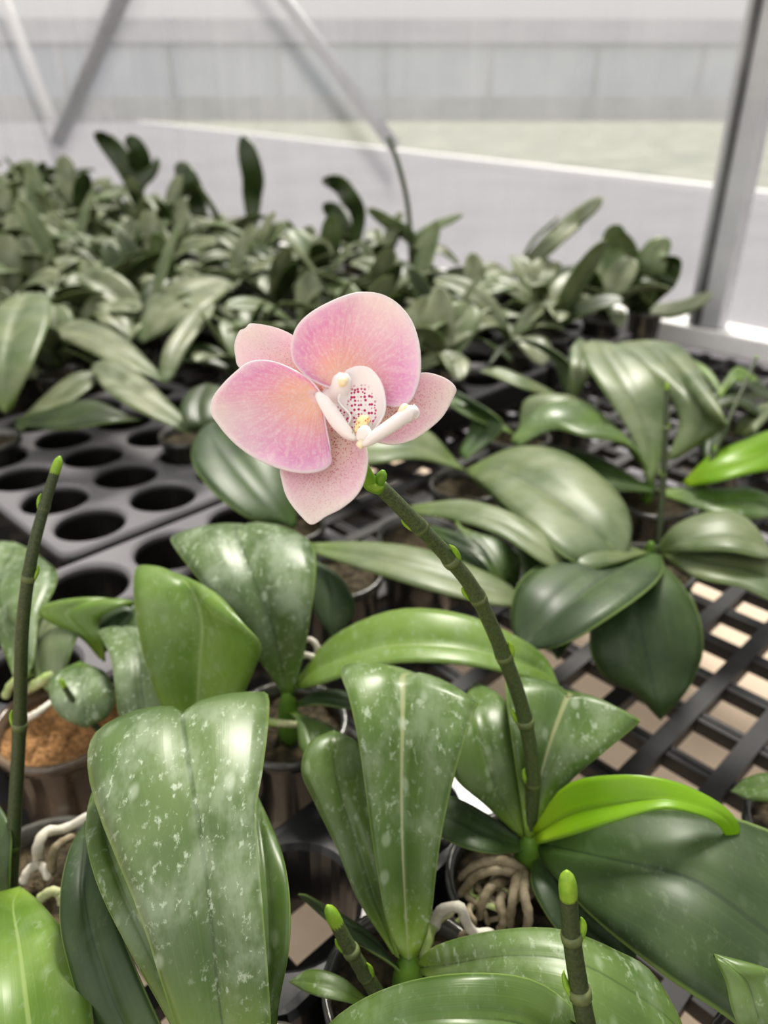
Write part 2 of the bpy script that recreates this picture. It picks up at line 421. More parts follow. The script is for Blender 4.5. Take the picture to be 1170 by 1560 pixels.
# ================================================================ P4: small plant in clear pot, left
p = plant('small curled-leaf orchid at the left edge in a brown pot of orange coir', 62, 1062, .10, r=.046, mat=M_POTC, mix=M_COIR, off=(.032, 0))
leafR(p, 'grey', [(70,1050, 74,1054, 80,1058, .112), (28,1000, 60,1010, 100,1020, .125), (25,960, 60,970, 110,990, .135), (50,930, 80,940, 120,955, .14), (95,925,.142)])
leafR(p, 'bright', [(150,1000, 156,1004, 160,1008, .115), (122,970, 140,975, 158,975, .135,.0), (62,938, 100,936, 150,945, .152,-.004), (80,918, 130,918, 180,925, .158), (150,912, 170,914, 205,918, .155), (200,925,.145)])
leafR(p, 'dark', [(150,985, 154,990, 160,994, .115), (150,955, 172,960, 190,975, .135), (170,925, 195,935, 215,955, .142), (215,915,.142)])
leafR(p, 'spot', [(160,985, 165,990, 172,990, .118), (148,962, 185,955, 215,960, .15), (168,1000, 210,990, 255,990, .16), (176,1050, 215,1045, 265,1040, .155), (185,1095, 225,1100, 265,1100, .14), (230,1140,.12)])
leafR(p, 'spot', [(122,1008, 126,1010, 130,1012, .125), (84,1028, 120,1024, 160,1026, .138), (76,1062, 125,1060, 175,1060, .138), (95,1092, 130,1094, 165,1090, .128), (130,1108,.12)])
leafR(p, 'spot', [(30,1052, 30,1054, 30,1056, .112), (-10,960, 40,980, 50,1010, .13), (-60,900, 0,925, 60,945, .145), (-80,850, 0,875, 86,890, .150), (-50,830, 20,835, 78,862, .148), (20,826,.142)])
spike(p, [(150,1112,.112), (130,1090,.125), (108,1062,.14), (96,1042,.15)], .0022, .0018, [(.5, -1)], M_STEMD, nseg=24)
root_part(p, [(8,1062,.10), (20,1040,.112), (50,1026,.118), (88,1022,.118)], .0035, M_ROOTG)
root_part(p, [(40,1050,.105), (60,1040,.116), (75,1030,.12), (100,1022,.12)], .0045, M_ROOTG)
root_part(p, [(30,1098,.10), (50,1090,.11), (68,1078,.112), (78,1070,.108)], .003, M_ROOTW)

# ================================================================ P5: crown (440,1060)
p = plant('orchid left of centre with a broad glossy leaf reaching right below the bare spike', 436, 1075, r=.042)
sheath(p, 438, 1070, .125, .012, .04)
leafR(p, 'spot', [(432,1058, 438,1062, 446,1060, .125), (398,1010, 428,1010, 462,1000, .155,.002,.004), (350,945, 412,945, 473,940, .185,.002,.004), (300,880, 385,880, 481,880, .205,.001,.002), (268,838, 368,830, 480,842, .214,-.002), (262,818, 358,808, 470,824, .214,-.004), (300,806, 362,800, 440,806, .205,-.002), (350,800, 375,800, 410,802, .19)], label='leaf with a narrow pale central rib')
leafR(p, 'bright', [(450,1040, 452,1046, 456,1050, .125), (505,972, 492,1015, 490,1042, .150,.008,.0), (600,930, 585,985, 590,1012, .170,.010,.0), (700,935, 690,985, 700,1012, .175,.008,0), (790,972, 775,1005, 780,1028, .165,.004,0), (832,1005, 822,1022, 825,1040, .15), (852,1048,.14)], bulge=.06, label='long glossy leaf with a bright green base')
leafR(p, 'dark', [(452,1070, 452,1074, 454,1078, .118), (490,1052, 485,1062, 482,1074, .13), (530,1056, 530,1068, 530,1080, .13), (560,1082,.12)])
leafR(p, 'mid', [(440,1085, 444,1086, 450,1086, .115), (452,1100, 470,1110, 500,1105, .12), (458,1140, 480,1150, 520,1130, .118), (480,1165,.11)])
root_part(p, [(448,1045,.118), (440,1020,.135), (446,1002,.145), (465,998,.147), (480,1002,.145)], .0030, M_ROOTW)
root_part(p, [(478,1010,.13), (484,990,.146), (476,976,.152), (462,974,.15)], .0026, M_ROOTW)
root_part(p, [(408,1100,.12), (430,1102,.122), (455,1104,.118)], .003, M_ROOTG)
# P5b: yellow-green pair behind the big spotted leaf
p = plant('orchid with one yellow-green pointed leaf, standing behind the big water-spotted leaf', 318, 1150, r=.04, off=(-.012, -.03))
leafR(p, 'bright', [(290,1150, 305,1155, 320,1150, .12), (252,1090, 300,1090, 360,1080, .15,.003), (222,1010, 303,1010, 388,1020, .182,.004), (208,940, 306,955, 397,985, .205,.004), (204,895, 298,915, 375,955, .218,.004), (208,866, 285,888, 330,905, .224), (225,862, 262,872, 290,888, .218), (240,868,.205)], bulge=.06)

# ================================================================ P6: the flowering plant
p = plant('flowering orchid, its dark curved spike carrying the single pink and white bloom', 806, 1310, r=.045)
FLOWERING = p
sheath(p, 806, 1290, .122, .013, .035)
leafR(p, 'dark', [(815,1300, 818,1306, 820,1312, .110), (810,1350, 850,1345, 880,1340, .118), (850,1420, 880,1400, 920,1380, .112), (900,1470, 930,1440, 970,1420, .10), (960,1490,.09)])
leafR(p, 'dark', [(800,1285, 800,1292, 800,1298, .115), (740,1240, 740,1275, 742,1300, .128), (690,1215, 690,1250, 690,1285, .128), (640,1210, 640,1230, 645,1255, .12), (605,1215,.11)])
leafR(p, 'mid', [(788,1270, 796,1276, 802,1270, .122), (738,1225, 766,1220, 797,1200, .143,.0,.005), (690,1180, 742,1160, 790,1130, .162,.0,.006), (690,1120, 728,1100, 775,1080, .172), (700,1075, 725,1060, 755,1055, .168), (725,1040,.155)])
leafR(p, 'pale', [(800,1272, 806,1276, 814,1272, .125), (790,1200, 818,1205, 862,1196, .150,.004,.002), (780,1130, 838,1130, 915,1150, .172,.005,0), (770,1055, 862,1065, 972,1103, .185,.004,-.002), (775,1035, 868,1058, 965,1095, .184,0,0), (800,1034, 868,1054, 940,1082, .172), (850,1050,.158)], bulge=.08, label='leaf with a pale stripe and a sharp corner')
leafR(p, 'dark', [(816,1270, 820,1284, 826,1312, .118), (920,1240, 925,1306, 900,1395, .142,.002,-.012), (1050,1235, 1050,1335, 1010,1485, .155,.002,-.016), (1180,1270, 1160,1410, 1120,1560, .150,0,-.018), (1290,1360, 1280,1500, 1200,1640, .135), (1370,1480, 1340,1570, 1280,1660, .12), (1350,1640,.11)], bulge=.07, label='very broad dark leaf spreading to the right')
leafR(p, 'lime', [(812,1262, 814,1272, 818,1286, .128,.004), (862,1196, 868,1240, 872,1272, .150,.012,.0), (935,1180, 938,1225, 940,1250, .168,.012,.0), (1010,1186, 1010,1218, 1008,1232, .178,.006,.0), (1072,1210, 1062,1228, 1060,1240, .176), (1112,1238, 1104,1246, 1090,1254, .168), (1126,1266, 1118,1270, 1104,1272, .158), (1112,1290,.148)], bulge=.04, label='young lime-green leaf curling down at its tip')
for a in ([(800,1330,.105),(770,1312,.12),(730,1315,.12),(700,1340,.105)], [(800,1335,.105),(760,1325,.118),(725,1335,.115),(700,1365,.102)], [(790,1330,.108),(785,1350,.118),(780,1380,.115),(776,1412,.10)],
          [(800,1330,.108),(798,1360,.12),(805,1395,.115),(800,1425,.10)], [(780,1340,.103),(750,1350,.112),(735,1375,.108),(730,1400,.098)], [(770,1345,.10),(762,1375,.108),(768,1400,.105),(760,1420,.098)], [(822,1320,.108),(835,1350,.112),(850,1385,.10)]):
    root_part(p, a, .0032, M_ROOT)
rr_ = random.Random(3)
for k in range(9):
    x0 = 705 + rr_.uniform(0, 100); y0 = 1315 + rr_.uniform(0, 50)
    root_part(p, [(x0, y0, .098), (x0 - rr_.uniform(5, 25), y0 + rr_.uniform(10, 25), .107), (x0 + rr_.uniform(-30, 20), y0 + rr_.uniform(30, 50), .104), (x0 + rr_.uniform(-40, 30), y0 + rr_.uniform(50, 70), .096)], rr_.uniform(.0013, .0022), M_ROOT if k % 3 else M_ROOTG, 'thin_root')
st = spike(p, [(806,1312,.452), (808,1250,.445), (812,1180,.432), (797,1085,.412), (764,990,.385), (724,903,.362), (684,850,.347), (634,797,.331), (578,740,.316)], .0044, .0032,
           [(.235, 1), (.36, 1), (.49, -1), (.615, 1), (.745, -1), (.865, 1)], M_STEM, depth=True, tip=False, nseg=90)
for o in (st,): o['label'] = 'dark olive spike curving up to the bloom'

# ---- the bloom
def petal_mat(name, cols, freck=0, rim=(.93, .86, .86), streak=.5, trans=.28):
    s = NT(name); u, v, uv = s.uv()
    cr = s.n('ShaderNodeValToRGB'); el = cr.color_ramp.elements
    el[0].position = cols[0][0]; el[0].color = (*cols[0][1], 1); el[1].position = cols[-1][0]; el[1].color = (*cols[-1][1], 1)
    for q, c in cols[1:-1]: e = el.new(q); e.color = (*c, 1)
    n = s.noise(60, 3, .6)
    s.l(s.math('ADD', v, s.math('MULTIPLY', s.math('SUBTRACT', n, .5), .30)), cr.inputs[0])
    c = cr.outputs[0]
    vein = s.noise(1, 3, .6, s.mapv(uv, (70, 5, 1)))
    c = s.mix(s.math('MULTIPLY', s.sstep(vein, .42, .66), .42), c, (.95, .76, .80))
    fine = s.noise(900, 2, .5)
    c = s.mix(s.math('MULTIPLY', s.sstep(fine, .48, .66), .42), c, (.95, .80, .80))
    # pale streak from base to tip along the middle
    au = s.math('ABSOLUTE', s.math('SUBTRACT', u, .5))
    c = s.mix(s.math('MULTIPLY', s.sstep(au, .0, .22, streak * 1.5, 0.), s.sstep(v, .30, 1.0)), c, (.92, .84, .76))
    if freck:
        vo = s.n('ShaderNodeTexVoronoi'); vo.inputs['Scale'].default_value = 1150; s.l(s.obj(), vo.inputs['Vector'])
        d = s.math('MULTIPLY', s.sstep(vo.outputs['Distance'], .25, .42, 1., 0.), s.sstep(v, .2, 1.0, freck, freck * .15))
        c = s.mix(d, c, (.62, .16, .20))
    c = s.mix(s.sstep(v, .955, .99, 0., .75), c, rim)
    s.prin(c, .55, .3, trans, c, vein, .5, .0008)
    return s.m
M_PETAL = petal_mat('petal_pink', [(0, (.97, .80, .88)), (.14, (.97, .64, .48)), (.36, (.93, .54, .48)), (.56, (.89, .48, .60)), (.80, (.85, .41, .65)), (1, (.90, .64, .80))])
M_SEPAL = petal_mat('sepal_freckled', [(0, (.95, .84, .72)), (.3, (.92, .70, .64)), (.6, (.88, .58, .66)), (.85, (.90, .62, .72)), (1, (.95, .84, .80))], freck=.75, streak=.5)
M_SEPALB = petal_mat('sepal_pale', [(0, (.95, .55, .46)), (.4, (.92, .66, .60)), (.7, (.90, .64, .72)), (1, (.94, .80, .80))], freck=.45, streak=.4)
def lip_mat(name, dots):
    s = NT(name); u, v, uv = s.uv(); c = s.mix(s.sstep(s.noise(70, 3), .3, .7), (.99, .96, .95), (.98, .93, .93))
    if dots:
        vo = s.n('ShaderNodeTexVoronoi'); vo.inputs['Scale'].default_value = 780; vo.inputs['Randomness'].default_value = .5; s.l(s.obj(), vo.inputs['Vector'])
        d = s.math('MULTIPLY', s.sstep(vo.outputs['Distance'], .34, .44, 1., 0.), s.sstep(v, .60, .78, 1., 0.))
        c = s.mix(d, c, (.55, .02, .16))
        c = s.mix(s.sstep(v, .05, .25, .55, 0.), c, (.85, .50, .25))
    s.prin(c, .38, .45, .25, c, coat=.1); return s.m
M_LIP = lip_mat('lip_white', False); M_LIPD = lip_mat('lip_dotted', True)
M_CREAM = simple('anther_cream', (.90, .72, .42), .4, (.93, .84, .66), 200)
s_ = NT('callus_spotted'); vo_ = s_.n('ShaderNodeTexVoronoi'); vo_.inputs['Scale'].default_value = 900; s_.l(s_.obj(), vo_.inputs['Vector'])
s_.prin(s_.mix(s_.sstep(vo_.outputs['Distance'], .25, .4, 1., 0.), (.93, .74, .40), (.62, .18, .05)), .4); M_CALLUS = s_.m

def CX(x, y): return (300 + x / 2.786, 420 + y / 2.786)
def fan(name, mat, base, outline, dfun, sub, rings=18, n=72, solid=.0007, label=None, close=False):
    """petal: outline in bloom pixels (crop coordinates), depth from dfun(r, s)"""
    ol = catmull([(x, y, 0) for x, y in outline], n)
    vs = []; uvs = []; fs = []
    for i in range(rings + 1):
        r = i / rings; r2 = r
        for k, q in enumerate(ol):
            x = base[0] + (q.x - base[0]) * r2; y = base[1] + (q.y - base[1]) * r2
            sx = k / (n - 1)
            vs.append(D(*CX(x, y), dfun(max(r, .001), sx))); uvs.append((sx, r))
    for i in range(rings):
        for k in range(n - 1): fs.append((i * n + k, i * n + k + 1, (i + 1) * n + k + 1, (i + 1) * n + k))
    o = part(name, vs, fs, mat, FLOWERING, sub, uvs=uvs, solid=solid)
    me = o.data; bm = bmesh.new(); bm.from_mesh(me); bmesh.ops.remove_doubles(bm, verts=bm.verts, dist=2e-6)
    bm.normal_update(); bm.to_mesh(me); bm.free()
    if label: o['label'] = label
    return o
sn, pi = math.sin, math.pi
# the flower's own mesh: ovary stalk and column
B0 = .2885
mb = MB()
mb.add(smooth_tube([D(578,741,.316), D(564,735,.312), D(557,718,.306), D(545,690,.300), D(520,640,.2945)], [.0036, .0034, .0024, .002, .0022], 20, 14))
fl = part('flower', mb.v, mb.f, M_BUD, FLOWERING); fl['label'] = 'pink and white bloom facing the camera'
v, f = smooth_tube([D(*CX(560,515), .2885), D(*CX(590,510), .284), D(*CX(608,475), .279), D(*CX(618,440), .2755), D(*CX(622,415), .2745)], [.0035, .0038, .0036, .0034, .0018], 22, 18)
part('column', v, f, M_LIP, FLOWERING, fl)
v, f = smooth_tube([D(*CX(612,466), .2732), D(*CX(620,450), .2718), D(*CX(626,430), .2728)], [.0008, .0017, .0009], 12, 14); part('anther_cap', v, f, M_CREAM, FLOWERING, fl)
# sepals (behind)
fan('sepal', M_SEPALB, (535,490), [(545,500),(470,470),(300,440),(185,395),(163,340),(160,285),(180,235),(205,222),(228,203),(285,208),(350,225),(415,258),(500,330),(560,460),(545,500)],
    lambda r, s: .2925 + .004 * r - .006 * r * r * sn(pi * s), fl, label='pale upper sepal with a notched tip')
fan('sepal', M_SEPAL, (760,600), [(740,630),(770,570),(850,500),(920,430),(970,411),(1030,424),(1075,448),(1101,482),(1085,525),(1050,590),(1000,640),(930,690),(860,714),(800,714),(740,690),(740,630)],
    lambda r, s: .2915 + .003 * r - .008 * r * r * abs(s - .5) * 1.2, fl, label='freckled right sepal with a pointed pale tip')
fan('sepal', M_SEPAL, (610,640), [(620,620),(700,690),(722,745),(725,800),(708,880),(672,940),(610,990),(550,1020),(487,1056),(440,1018),(400,970),(375,925),(360,870),(353,815),(380,700),(500,590),(620,620)],
    lambda r, s: .2915 - .004 * r - .006 * r * r * (1 - abs(2 * s - 1)), fl, label='freckled lower sepal with a pointed pale tip')
# petals
fan('petal', M_PETAL, (600,470), [(595,485),(500,450),(440,405),(405,355),(399,300),(415,235),(450,185),(510,140),(590,100),(645,80),(690,70),(760,73),(820,95),(870,135),(910,190),(935,255),(948,330),(948,420),(930,490),(900,540),(850,558),(800,548),(720,520),(640,500),(595,485)],
    lambda r, s: .2875 - .012 * r * r * (.3 + .7 * sn(2 * pi * s) ** 2) + .003 * r * r * sn(3 * pi * s) , fl, label='broad upper petal')
fan('petal', M_PETAL, (515,500), [(535,510),(480,440),(420,405),(370,380),(320,363),(265,358),(215,370),(180,395),(130,440),(90,485),(68,520),(60,555),(62,590),(85,625),(120,670),(170,720),(240,770),(320,808),(400,832),(470,838),(530,828),(565,805),(572,770),(560,700),(545,620),(535,510)],
    lambda r, s: .2865 - .010 * r * r * (.3 + .7 * sn(2 * pi * s) ** 2) + .003 * r * r * sn(3 * pi * s), fl, label='broad left petal')
# lip
fan('lip_side_lobe', M_LIPD, (690,650), [(650,690),(640,640),(650,590),(600,530),(618,470),(630,410),(655,392),(690,384),(730,392),(765,425),(790,475),(800,530),(798,575),(780,615),(750,655),(700,690),(650,690)],
    lambda r, s: .2775 + .0035 * sn(pi * min(1, r * .9)) - .002 * r * r, fl, label='upright lip lobe with magenta dots')
fan('lip_side_lobe', M_LIP, (672,688), [(692,694),(650,694),(612,672),(570,628),(538,578),(512,530),(505,503),(520,496),(548,512),(580,548),(615,600),(648,645),(680,678),(692,694)],
    lambda r, s: .2755 - .0035 * sn(pi * s) * r + .004 * r * r, fl, solid=.0012, label='left lip lobe curving like a crescent')
fan('lip_throat', M_LIPD, (690,680), [(695,700),(640,690),(590,640),(560,590),(545,540),(560,500),(610,490),(660,510),(690,560),(720,640),(695,700)],
    lambda r, s: .2775 + .006 * r, fl, label='lilac white throat of the lip')
v, f = smooth_tube([D(*CX(678,716), .2735), D(*CX(715,712), .2725), D(*CX(760,680), .2705), D(*CX(820,640), .2695), D(*CX(870,605), .2695), D(*CX(905,585), .270), D(*CX(925,600), .2705)], [.0009, .0024, .0036, .0040, .0042, .0046, .0020], 28, 16, flat=.6)
lipo = part('lip', v, f, M_LIP, FLOWERING, fl); lipo['label'] = 'white tongue-shaped lip'
v, f = smooth_tube([D(*CX(925,602), .2705), D(*CX(938,588), .270), D(*CX(934,566), .2695), D(*CX(920,546), .2695)], [.0010, .0008, .0005, .0002], 14, 8); part('lip_tendril', v, f, M_LIP, FLOWERING, fl)
v, f = smooth_tube([D(*CX(875,585), .2685), D(*CX(882,562), .2675), D(*CX(886,545), .2675)], [.0022, .0018, .0009], 12, 10); part('lip_tip', v, f, M_CREAM, FLOWERING, fl)
v, f = smooth_tube([D(*CX(680,716), .2728), D(*CX(697,715), .272), D(*CX(712,714), .272)], [.0008, .0018, .0010], 12, 10); part('lip_tip', v, f, M_CREAM, FLOWERING, fl)
v, f = smooth_tube([D(*CX(678,668), .2755), D(*CX(692,640), .2738), D(*CX(712,612), .2738), D(*CX(732,618), .2745)], [.0008, .0019, .0021, .0009], 14, 12); part('callus', v, f, M_CALLUS, FLOWERING, fl)
v, f = smooth_tube([D(*CX(700,690), .274), D(*CX(712,660), .272), D(*CX(716,640), .2722)], [.0024, .0026, .0014], 12, 12); part('lip_keel', v, f, M_LIP, FLOWERING, fl)
# side bud at the spike end
v, f = smooth_tube([D(574,745,.3145), D(578,734,.312), D(582,724,.3105), D(584,716,.310)], [.0016, .0022, .0022, .0008], 16, 14, flat=1); part('bud', v, f, M_BUD, FLOWERING, st)
v, f = smooth_tube([D(560,728,.311), D(566,738,.3105), D(574,743,.3105), D(584,742,.311)], [.0012, .0026, .0022, .0006], 12, 12, flat=.7); part('bract', v, f, M_TIP, FLOWERING, st)

# ================================================================ P7: below the frame, thick dark spike
p = plant('orchid at the bottom edge with a dark green-tipped spike rising before its broad leaves', 925, 1690, r=.042)
leafR(p, 'mid', [(930,1660, 930,1680, 930,1700, .125), (890,1560, 870,1610, 880,1680, .150,.004), (820,1497, 800,1560, 800,1660, .172,.004), (720,1483, 710,1550, 700,1650, .180,.004), (610,1500, 610,1560, 610,1640, .176), (520,1545, 520,1600, 530,1650, .162), (455,1620,.145)], bulge=.08)
spike(p, [(915,1650,.145), (893,1560,.185), (880,1490,.205), (870,1420,.228), (865,1352,.25)], .0040, .0032, [(.43, 1), (.74, -1)], M_STEMD, nseg=50)
# P12 corner
p = plant('orchid in the bottom right corner showing one pointed leaf', 1240, 1640, r=.042)
leafR(p, 'mid', [(1200,1640, 1210,1640, 1225,1640, .125), (1125,1560, 1160,1560, 1215,1550, .15), (1105,1495, 1140,1500, 1190,1490, .162), (1092,1465, 1118,1478, 1160,1474, .166), (1088,1455,.165)])
# small green leaf at right edge
p = plant('orchid past the right edge, only one leaf tip showing over the bench mesh', 1260, 1240, r=.042)
leafR(p, 'mid', [(1230,1210, 1230,1220, 1230,1230, .12), (1180,1180, 1180,1198, 1180,1222, .115), (1140,1185, 1140,1200, 1140,1218, .108), (1114,1206,.10)])

# ================================================================ P8: right plant
p = plant('orchid at right with one dark leaf hanging straight down over the bench mesh', 992, 842, r=.042)
sheath(p, 990, 838, .125, .011, .035)
leafM(p, 'dark', [(985,845,.125), (930,870,.150), (860,920,.158), (800,985,.14)], .046, roll=-8)
leafR(p, 'grey', [(980,840, 984,842, 990,842, .125), (925,822, 925,838, 940,858, .148), (875,818, 870,835, 890,865, .155), (842,835,.150)])
leafR(p, 'grey', [(1000,836, 1003,840, 1006,842, .125), (1030,800, 1040,825, 1050,840, .155), (1090,779, 1100,812, 1110,840, .168), (1140,792, 1150,825, 1160,850, .165), (1180,850,.155)])
leafR(p, 'grey', [(1004,838, 1008,842, 1012,850, .122), (1060,838, 1065,855, 1060,880, .145), (1130,835, 1140,868, 1130,895, .15), (1200,850, 1200,890, 1190,918, .145), (1260,900,.13)])
leafR(p, 'dark', [(978,846, 986,850, 994,846, .122), (930,895, 975,890, 1030,880, .142,-.006,-.002), (903,945, 975,940, 1062,930, .135,-.008,-.004), (900,995, 985,990, 1071,985, .118,-.006), (925,1035, 995,1040, 1058,1030, .098,-.004), (965,1055, 1002,1072, 1038,1062, .085), (1006,1096,.07)], bulge=.10, label='dark leaf hanging straight down')
root_part(p, [(1050,900,.09), (1062,950,.085), (1068,990,.075)], .003, M_STEMD)
spike(p, [(1003,830,.12), (1010,740,.17), (1014,660,.215), (1016,590,.25)], .0034, .0022, [(.4,1),(.7,-1)], M_STEMD)
# P9
p = plant('orchid right of the bloom with one very broad two-toned leaf lying to the right', 712, 720, r=.042)
leafR(p, 'grey', [(708,716, 711,722, 716,726, .122), (782,682, 760,712, 740,742, .150), (860,690, 832,745, 800,800, .165), (935,745, 900,795, 862,850, .160), (962,800, 935,832, 900,862, .148), (950,862,.135)], bulge=.05, label='very broad two-toned leaf')
leafR(p, 'grey', [(700,708, 704,712, 710,718, .12), (650,655, 640,685, 640,700, .150,.006), (590,648, 575,682, 580,705, .160,.006), (520,665, 510,690, 515,712, .155), (470,705,.145)])
leafR(p, 'dark', [(720,730, 722,734, 726,738, .115), (760,770, 775,775, 800,775, .125), (790,850, 830,830, 880,840, .12), (820,960, 850,920, 905,925, .10), (850,1005,.085)])
leafR(p, 'dark', [(700,690, 704,696, 708,702, .125), (720,630, 740,645, 765,655, .15), (690,600, 715,610, 745,625, .17), (680,590,.175)])
# P9b leaf (620-880,762-885) and leaf (475-800, 828-930)
p = plant('orchid behind the spike with a long narrow leaf pointing right beneath the bloom', 470, 850, .11, r=.042, off=(.024, .015))
leafR(p, 'grey', [(470,828, 472,836, 476,842, .135), (560,826, 560,848, 560,870, .150), (650,838, 650,868, 650,898, .155), (740,872, 730,895, 730,918, .148), (785,898, 780,912, 780,925, .14), (799,922,.135)], bulge=.06)
leafR(p, 'dark', [(462,840, 466,846, 472,850, .12), (480,880, 500,885, 520,880, .12), (480,930, 505,940, 540,930, .105), (510,975,.09)])
p = plant('orchid right of the spike with a narrow leaf arching over and down', 640, 800, .11, r=.042)
leafR(p, 'grey', [(618,772, 622,778, 628,784, .14), (700,762, 690,776, 690,792, .165), (770,778, 765,795, 760,815, .172), (830,815, 822,832, 815,850, .165), (868,850, 860,862, 850,872, .152), (886,884,.14)], bulge=.06)
leafR(p, 'dark', [(650,800, 655,806, 660,812, .12), (720,820, 720,840, 712,860, .13), (770,860, 760,880, 750,890, .115), (790,900,.10)])
leafR(p, 'mid', [(690,790, 700,800, 712,810, .13), (712,830, 730,830, 760,822, .13), (740,880, 760,872, 790,850, .12), (790,888,.105)])
# P10
p = plant('orchid at right with two big pale arching leaves in front of the sill', 1000, 745, .11, r=.042)
sheath(p, 990, 735, .118, .010, .03)
leafR(p, 'grey', [(1015,700, 1025,700, 1036,695, .13), (1035,640, 1070,650, 1100,655, .165), (1000,580, 1050,600, 1105,640, .19), (960,545, 1010,545, 1075,580, .20), (932,530, 975,520, 1030,525, .195), (940,525,.185)], bulge=.05)
leafR(p, 'grey', [(984,730, 990,735, 998,730, .122), (960,660, 985,660, 1020,650, .160), (915,590, 955,590, 1010,590, .195), (890,550, 925,540, 985,555, .208), (885,528, 912,520, 950,530, .205), (900,520,.195)], bulge=.05, label='pale broad leaf arching to the left')
leafR(p, 'mid', [(985,720, 990,725, 996,730, .12), (900,620, 930,650, 960,680, .16), (850,612, 860,640, 890,665, .172), (815,625, 815,640, 840,655, .168), (780,668, 778,672, 790,680, .15)], bulge=.10)
leafR(p, 'dark', [(985,740, 990,745, 996,750, .115), (900,690, 910,715, 930,745, .13), (820,680, 825,700, 840,725, .135), (770,690,.13)])
leafR(p, 'lime', [(1040,735, 1044,738, 1048,742, .13), (1080,695, 1085,715, 1090,735, .152), (1130,672, 1135,700, 1140,722, .162), (1190,655, 1190,685, 1190,712, .16), (1250,690,.14)], bulge=.07)
leafR(p, 'mid', [(1000,745, 1004,750, 1010,755, .115), (1080,745, 1080,762, 1080,780, .13), (1150,745, 1150,765, 1150,790, .13), (1210,780,.12)])
spike(p, [(1068,760,.12), (1085,700,.155), (1110,640,.185), (1135,585,.21), (1152,545,.225)], .0034, .0020, [(.3,1),(.6,-1),(.8,1)], M_STEMD)
p = plant('orchid under the sill at the right edge, its lime leaf lying over dark ones', 1112, 640, .11, r=.036)
leafR(p, 'fardark', [(1105,632, 1108,636, 1112,640, .12), (1075,600, 1078,615, 1080,632, .14), (1100,590, 1110,600, 1118,615, .15), (1140,600, 1145,612, 1150,630, .14), (1160,640,.12)])
leafR(p, 'bright', [(1112,620, 1114,626, 1118,630, .14), (1085,568, 1085,578, 1088,590, .155), (1060,550, 1060,558, 1066,566, .158), (1045,549,.155)])
leafR(p, 'bright', [(1092,600, 1094,604, 1098,606, .15), (1120,560, 1118,570, 1118,582, .165), (1145,568, 1142,576, 1138,584, .16), (1155,580,.155)])
leafR(p, 'dark', [(1105,640, 1108,646, 1112,652, .118), (1080,650, 1085,668, 1095,685, .125), (1070,690, 1080,700, 1100,705, .115), (1085,725,.10)])
p = plant('dark small orchid at the right edge behind the thin leaning spikes', 1185, 610, .11, r=.036)
leafR(p, 'fardark', [(1178,604, 1180,608, 1184,612, .12), (1150,575, 1150,590, 1152,604, .14), (1120,575, 1122,585, 1128,598, .14), (1108,590,.13)])
leafR(p, 'grey', [(1180,610, 1184,614, 1188,618, .12), (1150,620, 1152,635, 1158,650, .13), (1125,640, 1130,652, 1140,664, .12), (1118,662,.11)])
# P11
p = plant('dark-leaved orchid right of the bloom, its leaf edged with light', 868, 612, .11, r=.042)
leafR(p, 'fardark', [(862,604, 866,608, 872,608, .125), (838,545, 850,548, 872,560, .165), (790,520, 805,520, 835,530, .18), (760,530, 768,525, 785,522, .178), (742,560,.165)], bulge=.10)
leafR(p, 'grey', [(866,604, 872,608, 880,604, .125), (868,560, 888,560, 905,562, .165), (870,530, 885,525, 902,532, .175), (884,515,.175)])
leafR(p, 'grey', [(860,606, 862,610, 866,612, .12), (800,575, 800,585, 805,595, .15), (760,560, 758,568, 762,578, .158), (730,566,.155)])
p = plant('dark-leaved orchid touching the right sepal from behind', 790, 650, .11, r=.042)
leafR(p, 'mid', [(775,655, 780,660, 786,664, .125), (735,620, 740,635, 745,648, .15), (700,602, 700,615, 700,628, .158), (665,600,.155)])
leafR(p, 'grey', [(790,660, 795,664, 800,668, .12), (800,610, 820,620, 845,630, .15), (850,600, 860,612, 880,625, .158), (905,615,.15)])

# ================================================================ mid-left plants
p = plant('orchid beside the empty tray with one large dark leaf directly under the bloom', 452, 800, .11, r=.042, snap=True)
leafR(p, 'dark', [(440,800, 446,806, 452,800, .122), (380,790, 410,770, 446,740, .145), (320,745, 365,715, 430,690, .165), (292,700, 335,672, 395,655, .175), (302,660, 325,650, 360,645, .175), (325,642,.17)], bulge=.08)
p = plant('orchid left of the bloom with pale long leaves and a round dark leaf', 325, 640, .11, r=.042, snap=True)
leafR(p, 'fardark', [(318,655, 322,660, 328,660, .118), (285,652, 305,650, 335,645, .14), (275,622, 300,618, 335,612, .155), (290,595, 310,592, 338,592, .16), (315,584,.16)])
leafR(p, 'far', [(285,640, 290,650, 292,662, .125), (230,585, 225,605, 215,628, .150), (180,548, 172,572, 165,598, .162), (148,552, 145,562, 146,575, .16), (138,562,.155)], bulge=.05, label='long cream-tinted leaf')
leafR(p, 'far', [(245,570, 250,578, 256,584, .125), (190,515, 185,535, 178,556, .155), (130,488, 122,505, 118,528, .165), (85,492, 80,502, 80,515, .16), (66,505,.155)], bulge=.05)
leafR(p, 'far', [(240,580, 250,585, 262,580, .125), (250,530, 268,528, 290,525, .16), (278,488, 295,485, 318,488, .18), (300,468, 312,464, 328,468, .185), (325,462,.183)], bulge=.10)
p = plant('orchid at left whose broad pale leaf points up and right towards the bloom', 200, 530, .11, r=.042)
leafR(p, 'far', [(205,512, 210,518, 216,524, .13), (225,455, 240,475, 265,498, .165), (270,428, 285,448, 315,468, .185), (315,420, 325,430, 345,445, .188), (350,428,.185)], bulge=.05)
leafR(p, 'far', [(195,515, 200,520, 206,516, .128), (150,490, 175,488, 205,480, .155), (142,468, 170,464, 210,465, .165), (160,458, 180,456, 200,458, .16)])
